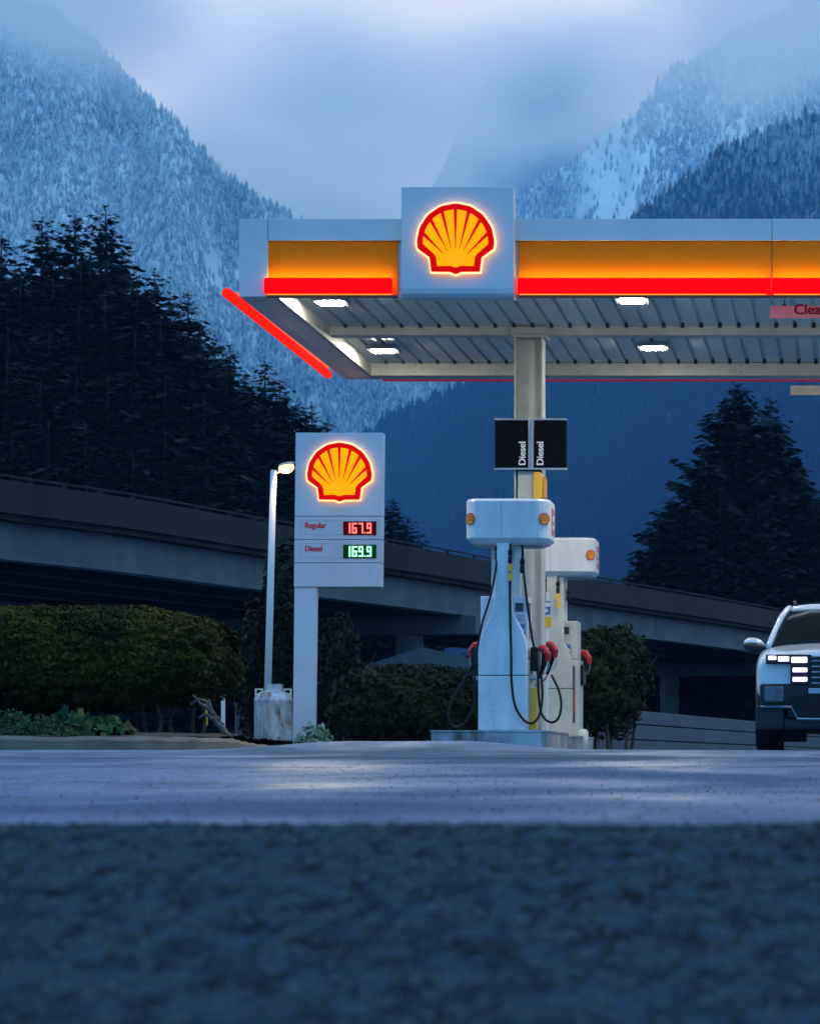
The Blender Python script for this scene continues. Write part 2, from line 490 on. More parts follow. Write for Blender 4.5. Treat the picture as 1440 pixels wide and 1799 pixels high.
def lot_material():
    m = bpy.data.materials.new('damp_pavement'); m.use_nodes = True
    t = m.node_tree; p = t.nodes['Principled BSDF']; L = t.links.new
    co = t.nodes.new('ShaderNodeTexCoord')
    mp = t.nodes.new('ShaderNodeMapping'); mp.inputs['Scale'].default_value = (0.42, 0.20, 1); L(co.outputs['Object'], mp.inputs[0])
    p.inputs['Specular IOR Level'].default_value = 0.45
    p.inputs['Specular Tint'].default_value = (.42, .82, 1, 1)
    n1 = t.nodes.new('ShaderNodeTexNoise'); n1.inputs['Scale'].default_value = 1.0; n1.inputs['Detail'].default_value = 5; L(mp.outputs[0], n1.inputs[0])
    n2 = t.nodes.new('ShaderNodeTexNoise'); n2.inputs['Scale'].default_value = 40; n2.inputs['Detail'].default_value = 4; L(co.outputs['Object'], n2.inputs[0])
    r = t.nodes.new('ShaderNodeValToRGB')
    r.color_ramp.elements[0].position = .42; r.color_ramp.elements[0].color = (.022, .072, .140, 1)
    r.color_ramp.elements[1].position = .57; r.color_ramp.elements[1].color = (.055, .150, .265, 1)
    L(n1.outputs[0], r.inputs[0])
    r2 = t.nodes.new('ShaderNodeValToRGB')
    r2.color_ramp.elements[0].position = .36; r2.color_ramp.elements[0].color = (.30, .30, .30, 1)
    r2.color_ramp.elements[1].position = .47; r2.color_ramp.elements[1].color = (1, 1, 1, 1)
    L(n2.outputs[0], r2.inputs[0])
    mx = t.nodes.new('ShaderNodeMix'); mx.data_type = 'RGBA'; mx.blend_type = 'MULTIPLY'; mx.inputs['Factor'].default_value = 1
    L(r.outputs[0], mx.inputs['A']); L(r2.outputs[0], mx.inputs['B']); vo = t.nodes.new('ShaderNodeTexVoronoi'); vo.feature = 'DISTANCE_TO_EDGE'; vo.inputs['Scale'].default_value = .38
    nw = t.nodes.new('ShaderNodeTexNoise'); nw.inputs['Scale'].default_value = 2.2; nw.inputs['Detail'].default_value = 5; L(co.outputs['Object'], nw.inputs[0])
    va = t.nodes.new('ShaderNodeVectorMath'); va.operation = 'MULTIPLY_ADD'; va.inputs[1].default_value = (.5, .5, 0); L(nw.outputs['Color'], va.inputs[0]); L(co.outputs['Object'], va.inputs[2]); L(va.outputs[0], vo.inputs['Vector'])
    ck = t.nodes.new('ShaderNodeMapRange'); ck.inputs['From Min'].default_value = .001; ck.inputs['From Max'].default_value = .008; ck.inputs['To Min'].default_value = .55
    L(vo.outputs['Distance'], ck.inputs[0])
    m3 = t.nodes.new('ShaderNodeMix'); m3.data_type = 'RGBA'; m3.blend_type = 'MULTIPLY'; m3.inputs['Factor'].default_value = 1
    L(mx.outputs['Result'], m3.inputs['A']); L(ck.outputs[0], m3.inputs['B']); L(m3.outputs['Result'], p.inputs['Base Color'])
    sp_ = t.nodes.new('ShaderNodeMath'); sp_.operation = 'MULTIPLY'; sp_.inputs[1].default_value = .45; L(r2.outputs[0], sp_.inputs[0])
    s2 = t.nodes.new('ShaderNodeMath'); s2.operation = 'MULTIPLY'; L(sp_.outputs[0], s2.inputs[0]); L(ck.outputs[0], s2.inputs[1]); L(s2.outputs[0], p.inputs['Specular IOR Level'])
    q = t.nodes.new('ShaderNodeMapRange'); q.inputs['From Min'].default_value = .4; q.inputs['From Max'].default_value = .62
    q.inputs['To Min'].default_value = .78; q.inputs['To Max'].default_value = .26
    L(n1.outputs[0], q.inputs[0]); L(q.outputs[0], p.inputs['Roughness'])
    b = t.nodes.new('ShaderNodeBump'); b.inputs['Strength'].default_value = .35; b.inputs['Distance'].default_value = .004
    L(n2.outputs[0], b.inputs['Height']); L(b.outputs[0], p.inputs['Normal'])
    return m
M['lot'] = lot_material()
M['asphalt'] = mat('dark_asphalt', (0.038, 0.066, 0.100), 0.95, col2=(0.002, 0.004, 0.008), vscale=24, bump=1.0, bscale=70, spec=0.06, detail=8, stretch=(1, .34, 1))
M['earth'] = mat('dark_earth', (0.035, 0.04, 0.025), 0.95, var=0.5, vscale=0.4)
M['tar'] = mat('tar_seam', (0.02, 0.02, 0.022), 0.7)

me = grid_mesh('ground', np.linspace(-5500, 5500, 9), np.linspace(-1500, 13500, 9), lambda X, Y: X*0 - 1.2)
tag(finish('ground', me, M['earth']), kind='structure')
xs = np.concatenate([np.linspace(-45, -13, 34), np.linspace(-12.6, 3.6, 270), np.linspace(4.2, 40, 34)])
ys = np.concatenate([np.linspace(-5, 3.9, 12), np.linspace(4.1, 12, 190), np.linspace(12.1, 34, 150), np.linspace(35, 110, 60)])
me = grid_mesh('lot_pavement', xs, ys, lot_z)
tag(finish('lot_pavement', me, M['lot'], smooth=True), kind='structure')

# asphalt ramp lip right in front of the lens
AP = [(-4, -.62), (1.4, -.50), (2.4, -.37), (3.2, -.286), (4.2, -.186), (4.9, -.121), (5.15, -.1035), (5.3, -.1045), (5.45, -.125), (5.9, -.22)]
ay = np.array([p[0] for p in AP]); az = np.array([p[1] for p in AP])
def ramp_z(X, Y):
    z = np.interp(Y, ay, az)
    return z + 0.006 * fbm(X * 2.5, Y * 2.5, 2, 21) + 0.008 * fbm(X * 21, Y * 14, 4, 22) * (Y > 2.6) 
xs = np.concatenate([np.linspace(-7, -2.15, 30), np.linspace(-2.1, 1.0, 330), np.linspace(1.05, 6, 30)])
ys = np.concatenate([np.linspace(-4, 2.7, 16), np.linspace(2.72, 5.9, 340)])
me = grid_mesh('asphalt_apron', xs, ys, ramp_z)
tag(finish('asphalt_apron', me, M['asphalt'], smooth=True), kind='structure')

# tar seams across the lot
bm = BM()
for (y0, x0, x1, sl, wd) in ((18.4, -14, 4, 0.01, .10), (22.6, -14, 6, -0.02, .16), (12.5, -6, -2.6, .05, .05), (25.6, -12, 6, 0.0, .10)):
    n = 160; prev = None
    for i in range(n + 1):
        x = x0 + (x1 - x0) * i / n
        y = y0 + sl * (x - x0) + 0.06 * math.sin(x * 1.3) + 0.03 * math.sin(x * 4.1)
        a = bm.verts.new((x, y, gz(x, y) + .004)); b = bm.verts.new((x, y + wd, gz(x, y + wd) + .004))
        if prev: bm.faces.new((prev[0], a, b, prev[1]))
        prev = (a, b)
tag(obj('pavement_seam', bm, M['tar']), kind='structure')

# loose grit on the lot
def grit(n, xr, yr, zf, s0, s1, seed):
    rg = np.random.default_rng(seed)
    x = rg.uniform(*xr, n); y = rg.uniform(*yr, n); s = rg.uniform(s0, s1, n)
    z = zf(x, y)
    base = np.array([(0, 0, 1), (1, 0, 0), (0, 1, 0), (-1, 0, 0), (0, -1, 0), (0, 0, -.5)], float)
    tri = np.array([0,1,2, 0,2,3, 0,3,4, 0,4,1, 5,2,1, 5,3,2, 5,4,3, 5,1,4])
    j = rg.uniform(.6, 1.3, (n, 6, 3))
    v = base[None]*j*s[:, None, None]*np.array([1, 1, .7]) + np.stack([x, y, z + s*.15], -1)[:, None, :]
    idx = (tri[None] + 6*np.arange(n)[:, None]).ravel()
    return v.reshape(-1, 3), idx
v, idx = grit(3000, (-5, 1), (5.6, 22), lot_z, .0015, .0055, 5)
M['grit'] = mat('grit', (0.02, 0.022, 0.026), 0.9)
tag(finish('grit', np_mesh('grit', v, 3, idx), M['grit']), 'loose dark grit scattered over the pale damp pavement', 'grit', kind='stuff')
v, idx = grit(7000, (-2.1, .9), (2.8, 5.4), ramp_z, .003, .009, 6)
M['grit2'] = mat('aggregate', (0.13, 0.13, 0.135), 0.8, col2=(0.02, 0.02, 0.02), vscale=20)
tag(finish('gravel', np_mesh('gravel', v, 3, idx), M['grit2']), 'coarse stones set in the dark asphalt nearest the viewer', 'gravel', kind='stuff')

# planting bed, kerb
KP = smooth_path([(-22, 28.2, 0), (-12, 28.6, 0), (-8.4, 28.8, 0), (-7.1, 29.5, 0), (-6.75, 31.0, 0), (-7.2, 34, 0), (-7.9, 38.5, 0), (-8.25, 42.5, 0), (-8.7, 48, 0), (-9.4, 62, 0)], 8)
kx = np.array([p.x for p in KP]); ky = np.array([p.y for p in KP])
def bed_z(X, Y):
    return 0.33 + 0.09*sst(29.5, 35, Y) + 0.05*fbm(X*.8, Y*.5, 3, 31) + .03*fbm(X*6, Y*6, 2, 32)
rows = []
NV = 60
for p in KP:
    i = len(rows)
    rows.append([(p.x - s*0.02 - (p.x + 40)*s, p.y + 0.5*s if False else p.y, 0) for s in np.linspace(0, 1, NV)**2])
V = np.array(rows, float).reshape(-1, 3)
# the first stretch of the kerb runs along x, so sweep the bed backwards from it
n1 = 24
xs = np.linspace(-40, -8.5, 180); 
def bed_mesh():
    xs = np.linspace(-40, -6.4, 300); ys = np.linspace(28.3, 62, 160)
    X, Y = np.meshgrid(xs, ys)
    # right boundary by y, front boundary by x
    yb = np.interp(xs, kx[:33], ky[:33])
    xr = np.interp(ys, ky[22:], kx[22:])
    Yc = np.maximum(Y, yb[None, :] + .05)
    Xc = np.minimum(X, np.interp(Yc, ky[24:], kx[24:]) - .05)
    Z = bed_z(Xc, Yc)
    v = np.stack([Xc, Yc, Z], -1).reshape(-1, 3)
    nx, ny = len(xs), len(ys)
    i = np.arange((ny-1)*(nx-1)); r = i // (nx-1); c = i % (nx-1); a = r*nx + c
    return np_mesh('planting_bed', v, 4, np.stack([a, a+1, a+nx+1, a+nx], -1).ravel())
tag(finish('mulch_bed', bed_mesh(), M['mulch'], smooth=True), kind='structure')
bm = BM()
prev = None
for i, p in enumerate(KP):
    t = (KP[min(i+1, len(KP)-1)] - KP[max(i-1, 0)]).normalized()
    nrm = Vector((t.y, -t.x, 0))     # toward the lot
    top = 0.335 + .008*math.sin(i*1.7)
    zz = gz(p.x + nrm.x*.1, p.y + nrm.y*.1) - .05
    ring = [bm.verts.new(q) for q in ((p + nrm*.10) + Vector((0,0,zz)), (p + nrm*.08) + Vector((0,0,top-.04)), (p + nrm*.03) + Vector((0,0,top)), (p - nrm*.12) + Vector((0,0,top)), (p - nrm*.12) + Vector((0,0,zz)))]
    if prev:
        for k in range(4): bm.faces.new((prev[k], ring[k], ring[k+1], prev[k+1]))
    prev = ring
tag(obj('kerb', bm, M['kerb'], smooth=False), kind='structure')

# ------------------------------------------------------------------ canopy
ZB = 5.318      # underside of the fascia
YF, YBK = 32.0, 38.8
XL = WX(420, 32)             # left end
XR = WX(1900, 32)
def fx(px): return WX(px, YF)
def fz(py): return WZ(py, YF)
can = thing('station_canopy', 'long white flat filling station canopy with glowing yellow and red band above the pumps', 'canopy', ((XL+XR)/2, (YF+YBK)/2, ZB))
ZT = fz(384)
xb0, xb1 = fx(705), fx(901)         # the logo block
seg = [(fx(420), fx(470)), (fx(470)+.006, xb0), (xb1, fx(1355)), (fx(1355)+.006, XR)]
for k, (a, b) in enumerate(seg):
    bm = BM()
    if k == 0:
        box(bm, a, b, YF, YF+.10, ZB, ZT)
    else:
        box(bm, a, b, YF, YF+.10, fz(422), ZT)           # pale upper band
        box(bm, a, b, YF+.055, YF+.10, ZB, fz(422)-.002)
    obj('fascia_panel', bm, M['panel'], can, bevel=.006)
ends = [(fx(468), fx(698)), (fx(910), fx(1355)-.004), (fx(1355)+.006, XR)]
for (a, b) in ends:
    obj('yellow_band', bx(a, b, YF+.035, YF+.053, fz(517), fz(423)), M['yellow_face'], can)
    bar = obj('red_light_bar', bx(a-.012 if a < fx(500) else a, b-(.05 if b < fx(720) else .0), YF-.10, YF-.015, fz(517), fz(490)), M['red_lit'], can, bevel=.012)
    obj('glow_strip', bx(a+.02, b-.06, YF-.034, YF-.008, fz(490)+.001, fz(490)+.004), M['led_warm'], bar)
    obj('glow_strip', bx(a+.02, b-.06, YF-.05, YF-.012, fz(518.2), fz(517.6)), M['led_low'], bar)
    obj('bar_ledge', bx(a, b, YF-.012, YF+.033, fz(522.5), fz(519.5)), M['dark_trim'], can)
# end and back fascias
obj('fascia_panel', bx(XL, XL+.10, YF+.101, YBK, ZB, ZT), M['panel'], can, bevel=.006)
obj('fascia_panel', bx(XL+.101, XR, YBK-.10, YBK, ZB, ZT), M['panel'], can, bevel=.006)
obj('fascia_panel', bx(XR-.10, XR, YF+.101, YBK-.101, ZB, ZT), M['panel'], can, bevel=.006)
obj('roof', bx(XL+.101, XR-.101, YF+.101, YBK-.101, ZT-.12, ZT-.07), M['grey_metal'], can)
obj('roof_flashing', bx(fx(902), fx(936), YF+.3, YF+1.3, ZT-.02, ZT+.02), M['dark_trim'], can)
# red tube on the left end and on the back
bm = BM(); tube(bm, [(XL-.125, YF-.12, 5.352), (XL-.125, YF-.06, 5.352), (XL-.125, 35.2, 5.330), (XL-.125, 38.2, 5.308), (XL-.125, 38.3, 5.308)], [.03, .058, .058, .058, .04], 14)
obj('red_light_bar', bm, M['red_tube'], can, smooth=True)
M['tube_highlight'] = emi('orange_tube_highlight', (1.0, 0.16, 0.02), 1.1)  # orange highlight along the red tube, added as a thin glowing strip
obj('glow_strip', tube(BM(), [(XL-.062, YF+.2, 5.392), (XL-.062, 37.9, 5.352)], .011, 6), M['tube_highlight'], can)
bm = BM()
for yy in (32.6, 34.4, 36.2, 37.8): box(bm, XL-.12, XL, yy, yy+.05, 5.375, 5.395)
split(obj('tube_bracket', bm, M['grey_metal'], can))
obj('red_light_bar', bx(XL+.5, XR-.2, YBK+.03, YBK+.11, ZB-.012, ZB+.16), M['red_dim'], can, bevel=.01)
# soffit: perimeter channel beams
ZD = 5.50
obj('soffit_trim', bx(XL+.101, XL+.36, YF+.101, YBK-.101, ZB+.004, ZB+.03), M['deckpan'], can)
obj('edge_beam', bx(XL+.36, XL+.42, YF+.101, YBK-.30, ZB+.0045, ZD), M['beam'], can)
obj('edge_beam', bx(XL+.36, XR-.101, YBK-.36, YBK-.101, ZB+.006, ZD-.005), M['beam'], can, bevel=.004)
obj('edge_beam', bx(XL+.43, XR-.101, YF+.101, YF+.20, ZB+.02, ZD-.005), M['beam'], can)
YM = 35.3
obj('cross_beam', bx(XL+.42, XR-.101, YM, YM+.24, 5.39, ZD), M['beam'], can, bevel=.004)
bm = BM()
for zz in (ZB+.05, ZB+.14):
    for i in range(14): box(bm, XL+1+i*1.1, XL+1.02+i*1.1, YBK-.364, YBK-.36, zz, zz+.012)
split(obj('bolt', bm, M['dark_trim'], can))
# ribbed steel deck
bm = BM()
x = XL + .42; pitch = .232
yy0, yy1 = YF+.2, YBK-.36
n = int((XR - .2 - x) / pitch)
prev = None
for i in range(n):
    a = x + i*pitch
    for (dx, dz) in ((0, 0), (pitch-.055, 0), (pitch-.045, .045), (pitch-.01, .045)):
        p = bm.verts.new((a+dx, yy0, ZD+dz)); q = bm.verts.new((a+dx, yy1, ZD+dz))
        if prev: bm.faces.new((prev[0], p, q, prev[1]))
        prev = (p, q)
obj('deck', bm, M['deckpan'], can)
bm = BM()
for i in range(n):
    a = x + i*pitch
    for yy in (YM - .012, yy1 - .012):
        prism_xz(bm, [(a+pitch-.065, ZD+.044), (a+pitch-.002, ZD+.044), (a+pitch-.01, ZD-.022), (a+pitch-.05, ZD-.022)], yy, yy+.011)
split(obj('deck_end_cap', bm, M['dark_trim'], can))

# logo block
def pecten_outline(k=1.0):
    pts = []
    for i in range(41):
        a = R(190.3 - i*200.6/40)
        rr = 1.0 + .006*math.cos(a*16)
        pts.append((rr*math.cos(a), rr*math.sin(a)))
    pts += [(.68, -.393), (.632, -.77), (.15, -.775), (.07, -.81), (0, -.835), (-.07, -.81), (-.15, -.775), (-.632, -.77), (-.68, -.393)]
    if k != 1.0:
        o = []
        n = len(pts)
        for i, p in enumerate(pts):
            a = Vector(pts[i-1]); b = Vector(pts[(i+1) % n])
            t = (b - a).normalized()
            o.append((p[0] - t.y*(k-1)*1.0, p[1] + t.x*(k-1)*1.0))
        pts = o
    return pts
YEL = [(-.85, -.05)] + [(.845*math.cos(R(176 - i*172/36)), .845*math.sin(R(176 - i*172/36))) for i in range(37)] + \
      [(.85, -.05), (.55, -.32), (.505, -.40), (.475, -.625), (.13, -.62), (.06, -.65), (0, -.665), (-.06, -.65), (-.13, -.62), (-.475, -.625), (-.505, -.40), (-.55, -.32)]
RIBS = [((-.83, .21), (-.30, -.32)), ((-.635, .565), (-.21, -.23)), ((-.345, .785), (-.107, -.18)), ((0, .86), (0, -.18)),
        ((.83, .21), (.30, -.32)), ((.635, .565), (.21, -.23)), ((.345, .785), (.107, -.18))]
def pecten(parent, fn, s, lit=True, plate=True):
    """fn(u, v, w): u right, v up, w towards the viewer, metres; s = radius"""
    def pr(pts, w0, w1):
        return prism_gen(BM(), pts, lambda p: fn(p[0]*s, p[1]*s, w1), lambda p: fn(p[0]*s, p[1]*s, w0))
    st = .045 if lit else .004
    if plate:
        halo = obj('logo_halo', pr(pecten_outline(.985), st*.25, st*.95), M['halo'], parent)
        rim = obj('logo_rim', pr(pecten_outline(1.055), st, st+.015), M['logo_rim'], parent)
        st += .017
    red = obj('logo_emblem', pr(pecten_outline(), st, st+.012 if lit else st+.003), M['logo_red' if lit else 'decal_red'], parent)
    st += .013 if lit else .004
    e = .004 if lit else .0015
    obj('emblem_shell', pr(YEL, st, st+e), M['logo_yellow' if lit else 'decal_yellow'], parent)
    bm = BM()
    for (a, b) in RIBS:
        a = Vector(a); b = Vector(b); t = (b-a).normalized(); nn = Vector((-t.y, t.x))
        P = [a + nn*.045, a - nn*.045, b - nn*.006, b + nn*.006]
        prism_gen(bm, [tuple(p) for p in P], lambda p: fn(p[0]*s, p[1]*s, st+2*e+.001), lambda p: fn(p[0]*s, p[1]*s, st+e+.001))
    split(obj('emblem_rib', bm, M['logo_red' if lit else 'decal_red'], parent))

YBX = 31.78
def bxp(px): return WX(px, YBX)
def bzp(py): return WZ(py, YBX)
b0, b1 = bxp(704.5), bxp(901.5)
bm = BM()
z0, z1 = bzp(523), bzp(328)
prof = [(YBX, z1), (YBX, z0+.11), (YBX+.012, z0+.05), (YBX+.05, z0+.012), (YBX+.12, z0), (YF-.004, z0), (YF-.004, z1)]
a = [bm.verts.new((b0, p[0], p[1])) for p in prof]; b = [bm.verts.new((b1, p[0], p[1])) for p in prof]
bm.faces.new(a); bm.faces.new(b[::-1])
for i in range(len(prof)):
    j = (i+1) % len(prof); bm.faces.new((a[i], b[i], b[j], a[j]))
# the block stands through the canopy edge: cut its soffit part short so the deck shows
blk = obj('logo_block', bm, M['panel'], can, bevel=.004)
cxl, czl = bxp(801.5), bzp(427)
pecten(blk, lambda u, v, w_: (cxl+u, YBX - w_, czl+v), (873-731)/2/1.055/F*YBX)
# canopy column and cap
colm = thing('canopy_column', 'cream steel H shaped column holding up the station canopy', 'column', (-3.89, YM+.12, gz(-3.9, YM)))
cx = -3.89
x0c, x1c = cx-.178, cx+.172
zf0 = gz(cx, YM) - .05
yc = YM + .12
obj('web', bx(x0c+.02, x1c-.02, yc-.012, yc+.012, zf0, 5.355), M['beam'], colm)
for xx in (x0c, x1c-.02): obj('flange', bx(xx, xx+.02, yc-.17, yc+.17, zf0, 5.355), M['beam'], colm, bevel=.003)
obj('cap_plate', bx(x0c-.02, x1c+.05, yc-.2, yc+.2, 5.356, 5.388), M['beam'], colm, bevel=.003)
obj('cap_plate', bx(x0c-.04, x1c+.04, yc-.21, yc-.19, 5.395, 5.47), M['beam'], colm, bevel=.003)
# lamps
def canopy_lamp(x, y, label):
    t = thing('canopy_lamp', label, 'lamp', (x, y, ZD), 'lit lamps under the canopy')
    obj('housing', bx(x-.20, x+.20, y-.20, y+.20, ZD-.055, ZD-.002), M['grey_metal'], t, bevel=.008)
    obj('lens', bx(x-.135, x+.135, y-.10, y+.10, ZD-.072, ZD-.0555), M['lamp_lens'], t, bevel=.008)
    bm = BM()
    for s in (-1, 1): box(bm, x+s*.16-.012, x+s*.16+.012, y+.202, y+.225, ZD-.06, ZD-.02)
    split(obj('clip', bm, M['dark_trim'], t))
    return t
canopy_lamp(WX(581, 33.2), 33.2, 'bright white square lamp under the canopy, nearest the left end at the front')
canopy_lamp(WX(1110, 33.0), 33.05, 'bright white square lamp under the front edge, right of the logo block')
canopy_lamp(WX(673, 37.0), 37.0, 'bright white square lamp behind the cross beam at the canopy left')
canopy_lamp(WX(1147, 36.75), 36.75, 'bright white square lamp behind the cross beam right of the column')
canopy_lamp(WX(1640, 33.0), 33.05, 'bright white square lamp at the far right front of the canopy')
canopy_lamp(WX(1640, 36.75), 36.75, 'bright white square lamp at the far right back of the canopy')

# ------------------------------------------------------------------ text
def text(name, s, m, parent, fn, size, bold=0.0, ext=0.004, align='LEFT', dbl=.035):
    cu = bpy.data.curves.new(name, 'FONT')
    cu.body = s; cu.size = size; cu.extrude = ext; cu.offset = bold; cu.align_x = align
    tmp = bpy.data.objects.new('tmp', cu); COL.objects.link(tmp)
    dg = bpy.context.evaluated_depsgraph_get(); dg.update()
    me = bpy.data.meshes.new_from_object(tmp.evaluated_get(dg))
    bpy.data.objects.remove(tmp)
    if dbl:
        b2 = bmesh.new(); b2.from_mesh(me); n0 = len(b2.verts)
        g2 = bmesh.ops.duplicate(b2, geom=b2.verts[:] + b2.edges[:] + b2.faces[:])
        for e_ in g2['geom']:
            if isinstance(e_, bmesh.types.BMVert): e_.co.x += dbl*size; e_.co.z += .0006
        b2.to_mesh(me); b2.free()
    for v in me.vertices:
        v.co = Vector(fn(v.co.x, v.co.y, v.co.z))
    me.materials.clear()
    return finish(name, me, m, parent)

# clearance signs
def clearance(px, py0, py1, d, label, front=True, grp=None):
    x0 = WX(px, d); x1 = x0 + 1.9
    z0, z1 = WZ(py1, d), WZ(py0, d)
    t = thing('clearance_sign', label, 'sign', (x0+.9, d, z0), grp)
    obj('panel', bx(x0, x1, d, d+.05, z0, z1), M['pink'] if front else M['beam'], t, bevel=.004)
    bm = BM()
    for xx in (x0+.16, x1-.16):
        tube(bm, [(xx, d+.025, z1), (xx, d+.025, ZB+.05 if front else ZB+.02)], .008, 6)
        box(bm, xx-.02, xx+.02, d+.01, d+.04, z1+.001, z1+.02)
    split(obj('hanger', bm, M['dark_trim'], t))
    if front:
        text('lettering', 'Clearance', M['red_letter'], t, lambda u, v, w_: (WX(1394, d)+u, d-.004-w_, z0+.04+v), .165, bold=.002, ext=.003)
M['pink'] = emi('pink_panel', (0.9, 0.18, 0.16), 0.22, (0.62, 0.30, 0.30))
clearance(1353, 537, 558, 32.4, 'pinkish white hanging clearance sign with red letters under the front canopy edge')
clearance(1388, 677, 694, 38.95, 'plain beige back of a hanging clearance bar at the far canopy edge', front=False)

# ------------------------------------------------------------------ diesel sign on the column
dY = yc - .22
ds = thing('diesel_sign', 'pair of black panels lettered Diesel on the canopy column', 'sign', (cx, dY, WZ(825, dY)))
def dx_(px): return WX(px, dY)
def dz_(py): return WZ(py, dY)
for (p0, p1, tx) in ((869, 927, 922.5), (938, 995, 954)):
    pn = obj('panel', bx(dx_(p0), dx_(p1), dY, dY+.03, dz_(822), dz_(738)), M['black_face'], ds)
    text('lettering', 'Diesel', M['letter'], pn, (lambda X: lambda u, v, w_: (X - v, dY-.003-w_, dz_(818)+u))(dx_(tx)), .118, bold=.0012, ext=.002)
    bm = BM(); box(bm, dx_(p0)-.005, dx_(p1)+.005, dY-.012, dY+.04, dz_(738)+.001, dz_(735)); box(bm, dx_(p0)-.005, dx_(p1)+.005, dY-.012, dY+.04, dz_(825), dz_(822)-.001)
    split(obj('frame', bm, M['grey_metal'], ds))
bm = BM(); box(bm, dx_(928), dx_(931.5), dY-.012, dY+.045, dz_(825), dz_(736)); box(bm, dx_(932.5), dx_(937), dY-.012, dY+.045, dz_(825), dz_(736))
split(obj('centre_bar', bm, M['grey_metal'], ds))
# yellow dispenser below
dp = thing('towel_dispenser', 'yellow round topped dispenser on the column just above the pump hood', 'dispenser', (dx_(947), dY, dz_(877)))
bm = BM()
pts = [(dx_(936), dz_(876)), (dx_(953), dz_(876)), (dx_(953), dz_(836)), (dx_(949), dz_(830)), (dx_(942), dz_(828)), (dx_(936), dz_(830))]
prism_xz(bm, pts, dY+.005, dY+.17)
obj('case', bm, M['plastic_yellow'], dp, bevel=.01)
obj('side_panel', bx(dx_(953)+.003, dx_(958), dY+.02, dY+.17, dz_(874), dz_(838)), M['decal_yellow'], dp, bevel=.006)
obj('base', bx(dx_(938), dx_(955), dY+.02, dY+.16, dz_(880), dz_(877)), M['black'], dp)
# backing bracket on the column
obj('bracket_plate', bx(x0c+.045, dx_(936), yc-.16, yc-.02, dz_(876), dz_(827)), M['beam'], colm)

# ------------------------------------------------------------------ pumps
PX, PY = WX(889, 33.35), 33.35
def island(cxx, y0, y1, x0, x1, label, zt=.449, base=None):
    t = thing('pump_island', label, 'island', ((x0+x1)/2, (y0+y1)/2, .2), 'raised pump islands')
    b_ = obj('concrete', bx(x0+.02, x1-.02, y0+.02, y1-.02, .1, zt-.012), M['island_conc'], t)
    def rr(off):
        pts = []
        for (sx, sy, a0) in ((x1-off, y0+off, -90), (x1-off, y1-off, 0), (x0+off, y1-off, 90), (x0+off, y0+off, 180)):
            cxr = sx - (.14 if sx > (x0+x1)/2 else -.14); cyr = sy + (.14 if sy < (y0+y1)/2 else -.14)
            for k in range(6):
                a = R(a0 + k*18); pts.append((cxr + .14*math.cos(a), cyr + .14*math.sin(a)))
        return pts
    bm = BM()
    A = rr(0); B = rr(.018)
    n = len(A)
    va = [[bm.verts.new((p[0], p[1], z)) for p in A] for z in (.1, zt-.03)]
    lip = [bm.verts.new((p[0] + (p[0]-(x0+x1)/2)*.02, p[1] + (p[1]-(y0+y1)/2)*.01, zt-.022)) for p in A]
    lip2 = [bm.verts.new((p[0] + (p[0]-(x0+x1)/2)*.02, p[1] + (p[1]-(y0+y1)/2)*.01, zt)) for p in A]
    vb = [bm.verts.new((p[0], p[1], zt)) for p in B]
    rings = [va[0], va[1], lip, lip2, vb]
    for q in range(4):
        for i in range(n):
            j = (i+1) % n; bm.faces.new((rings[q][i], rings[q][j], rings[q+1][j], rings[q+1][i]))
    obj('steel_edge', bm, M['rusty'], t, smooth=False)
    return t
M['rusty'] = mat('worn_steel', (0.40, 0.42, 0.45), 0.42, metal=0.4, col2=(0.10, 0.07, 0.055), vscale=2.6, stretch=(1, .8, .5), rvar=.1)
IX0, IX1 = WX(754, 32.6), WX(962, 32.6)
island(PX, 32.6, 35.1, IX0, IX1, 'steel edged concrete island under the nearer pump')

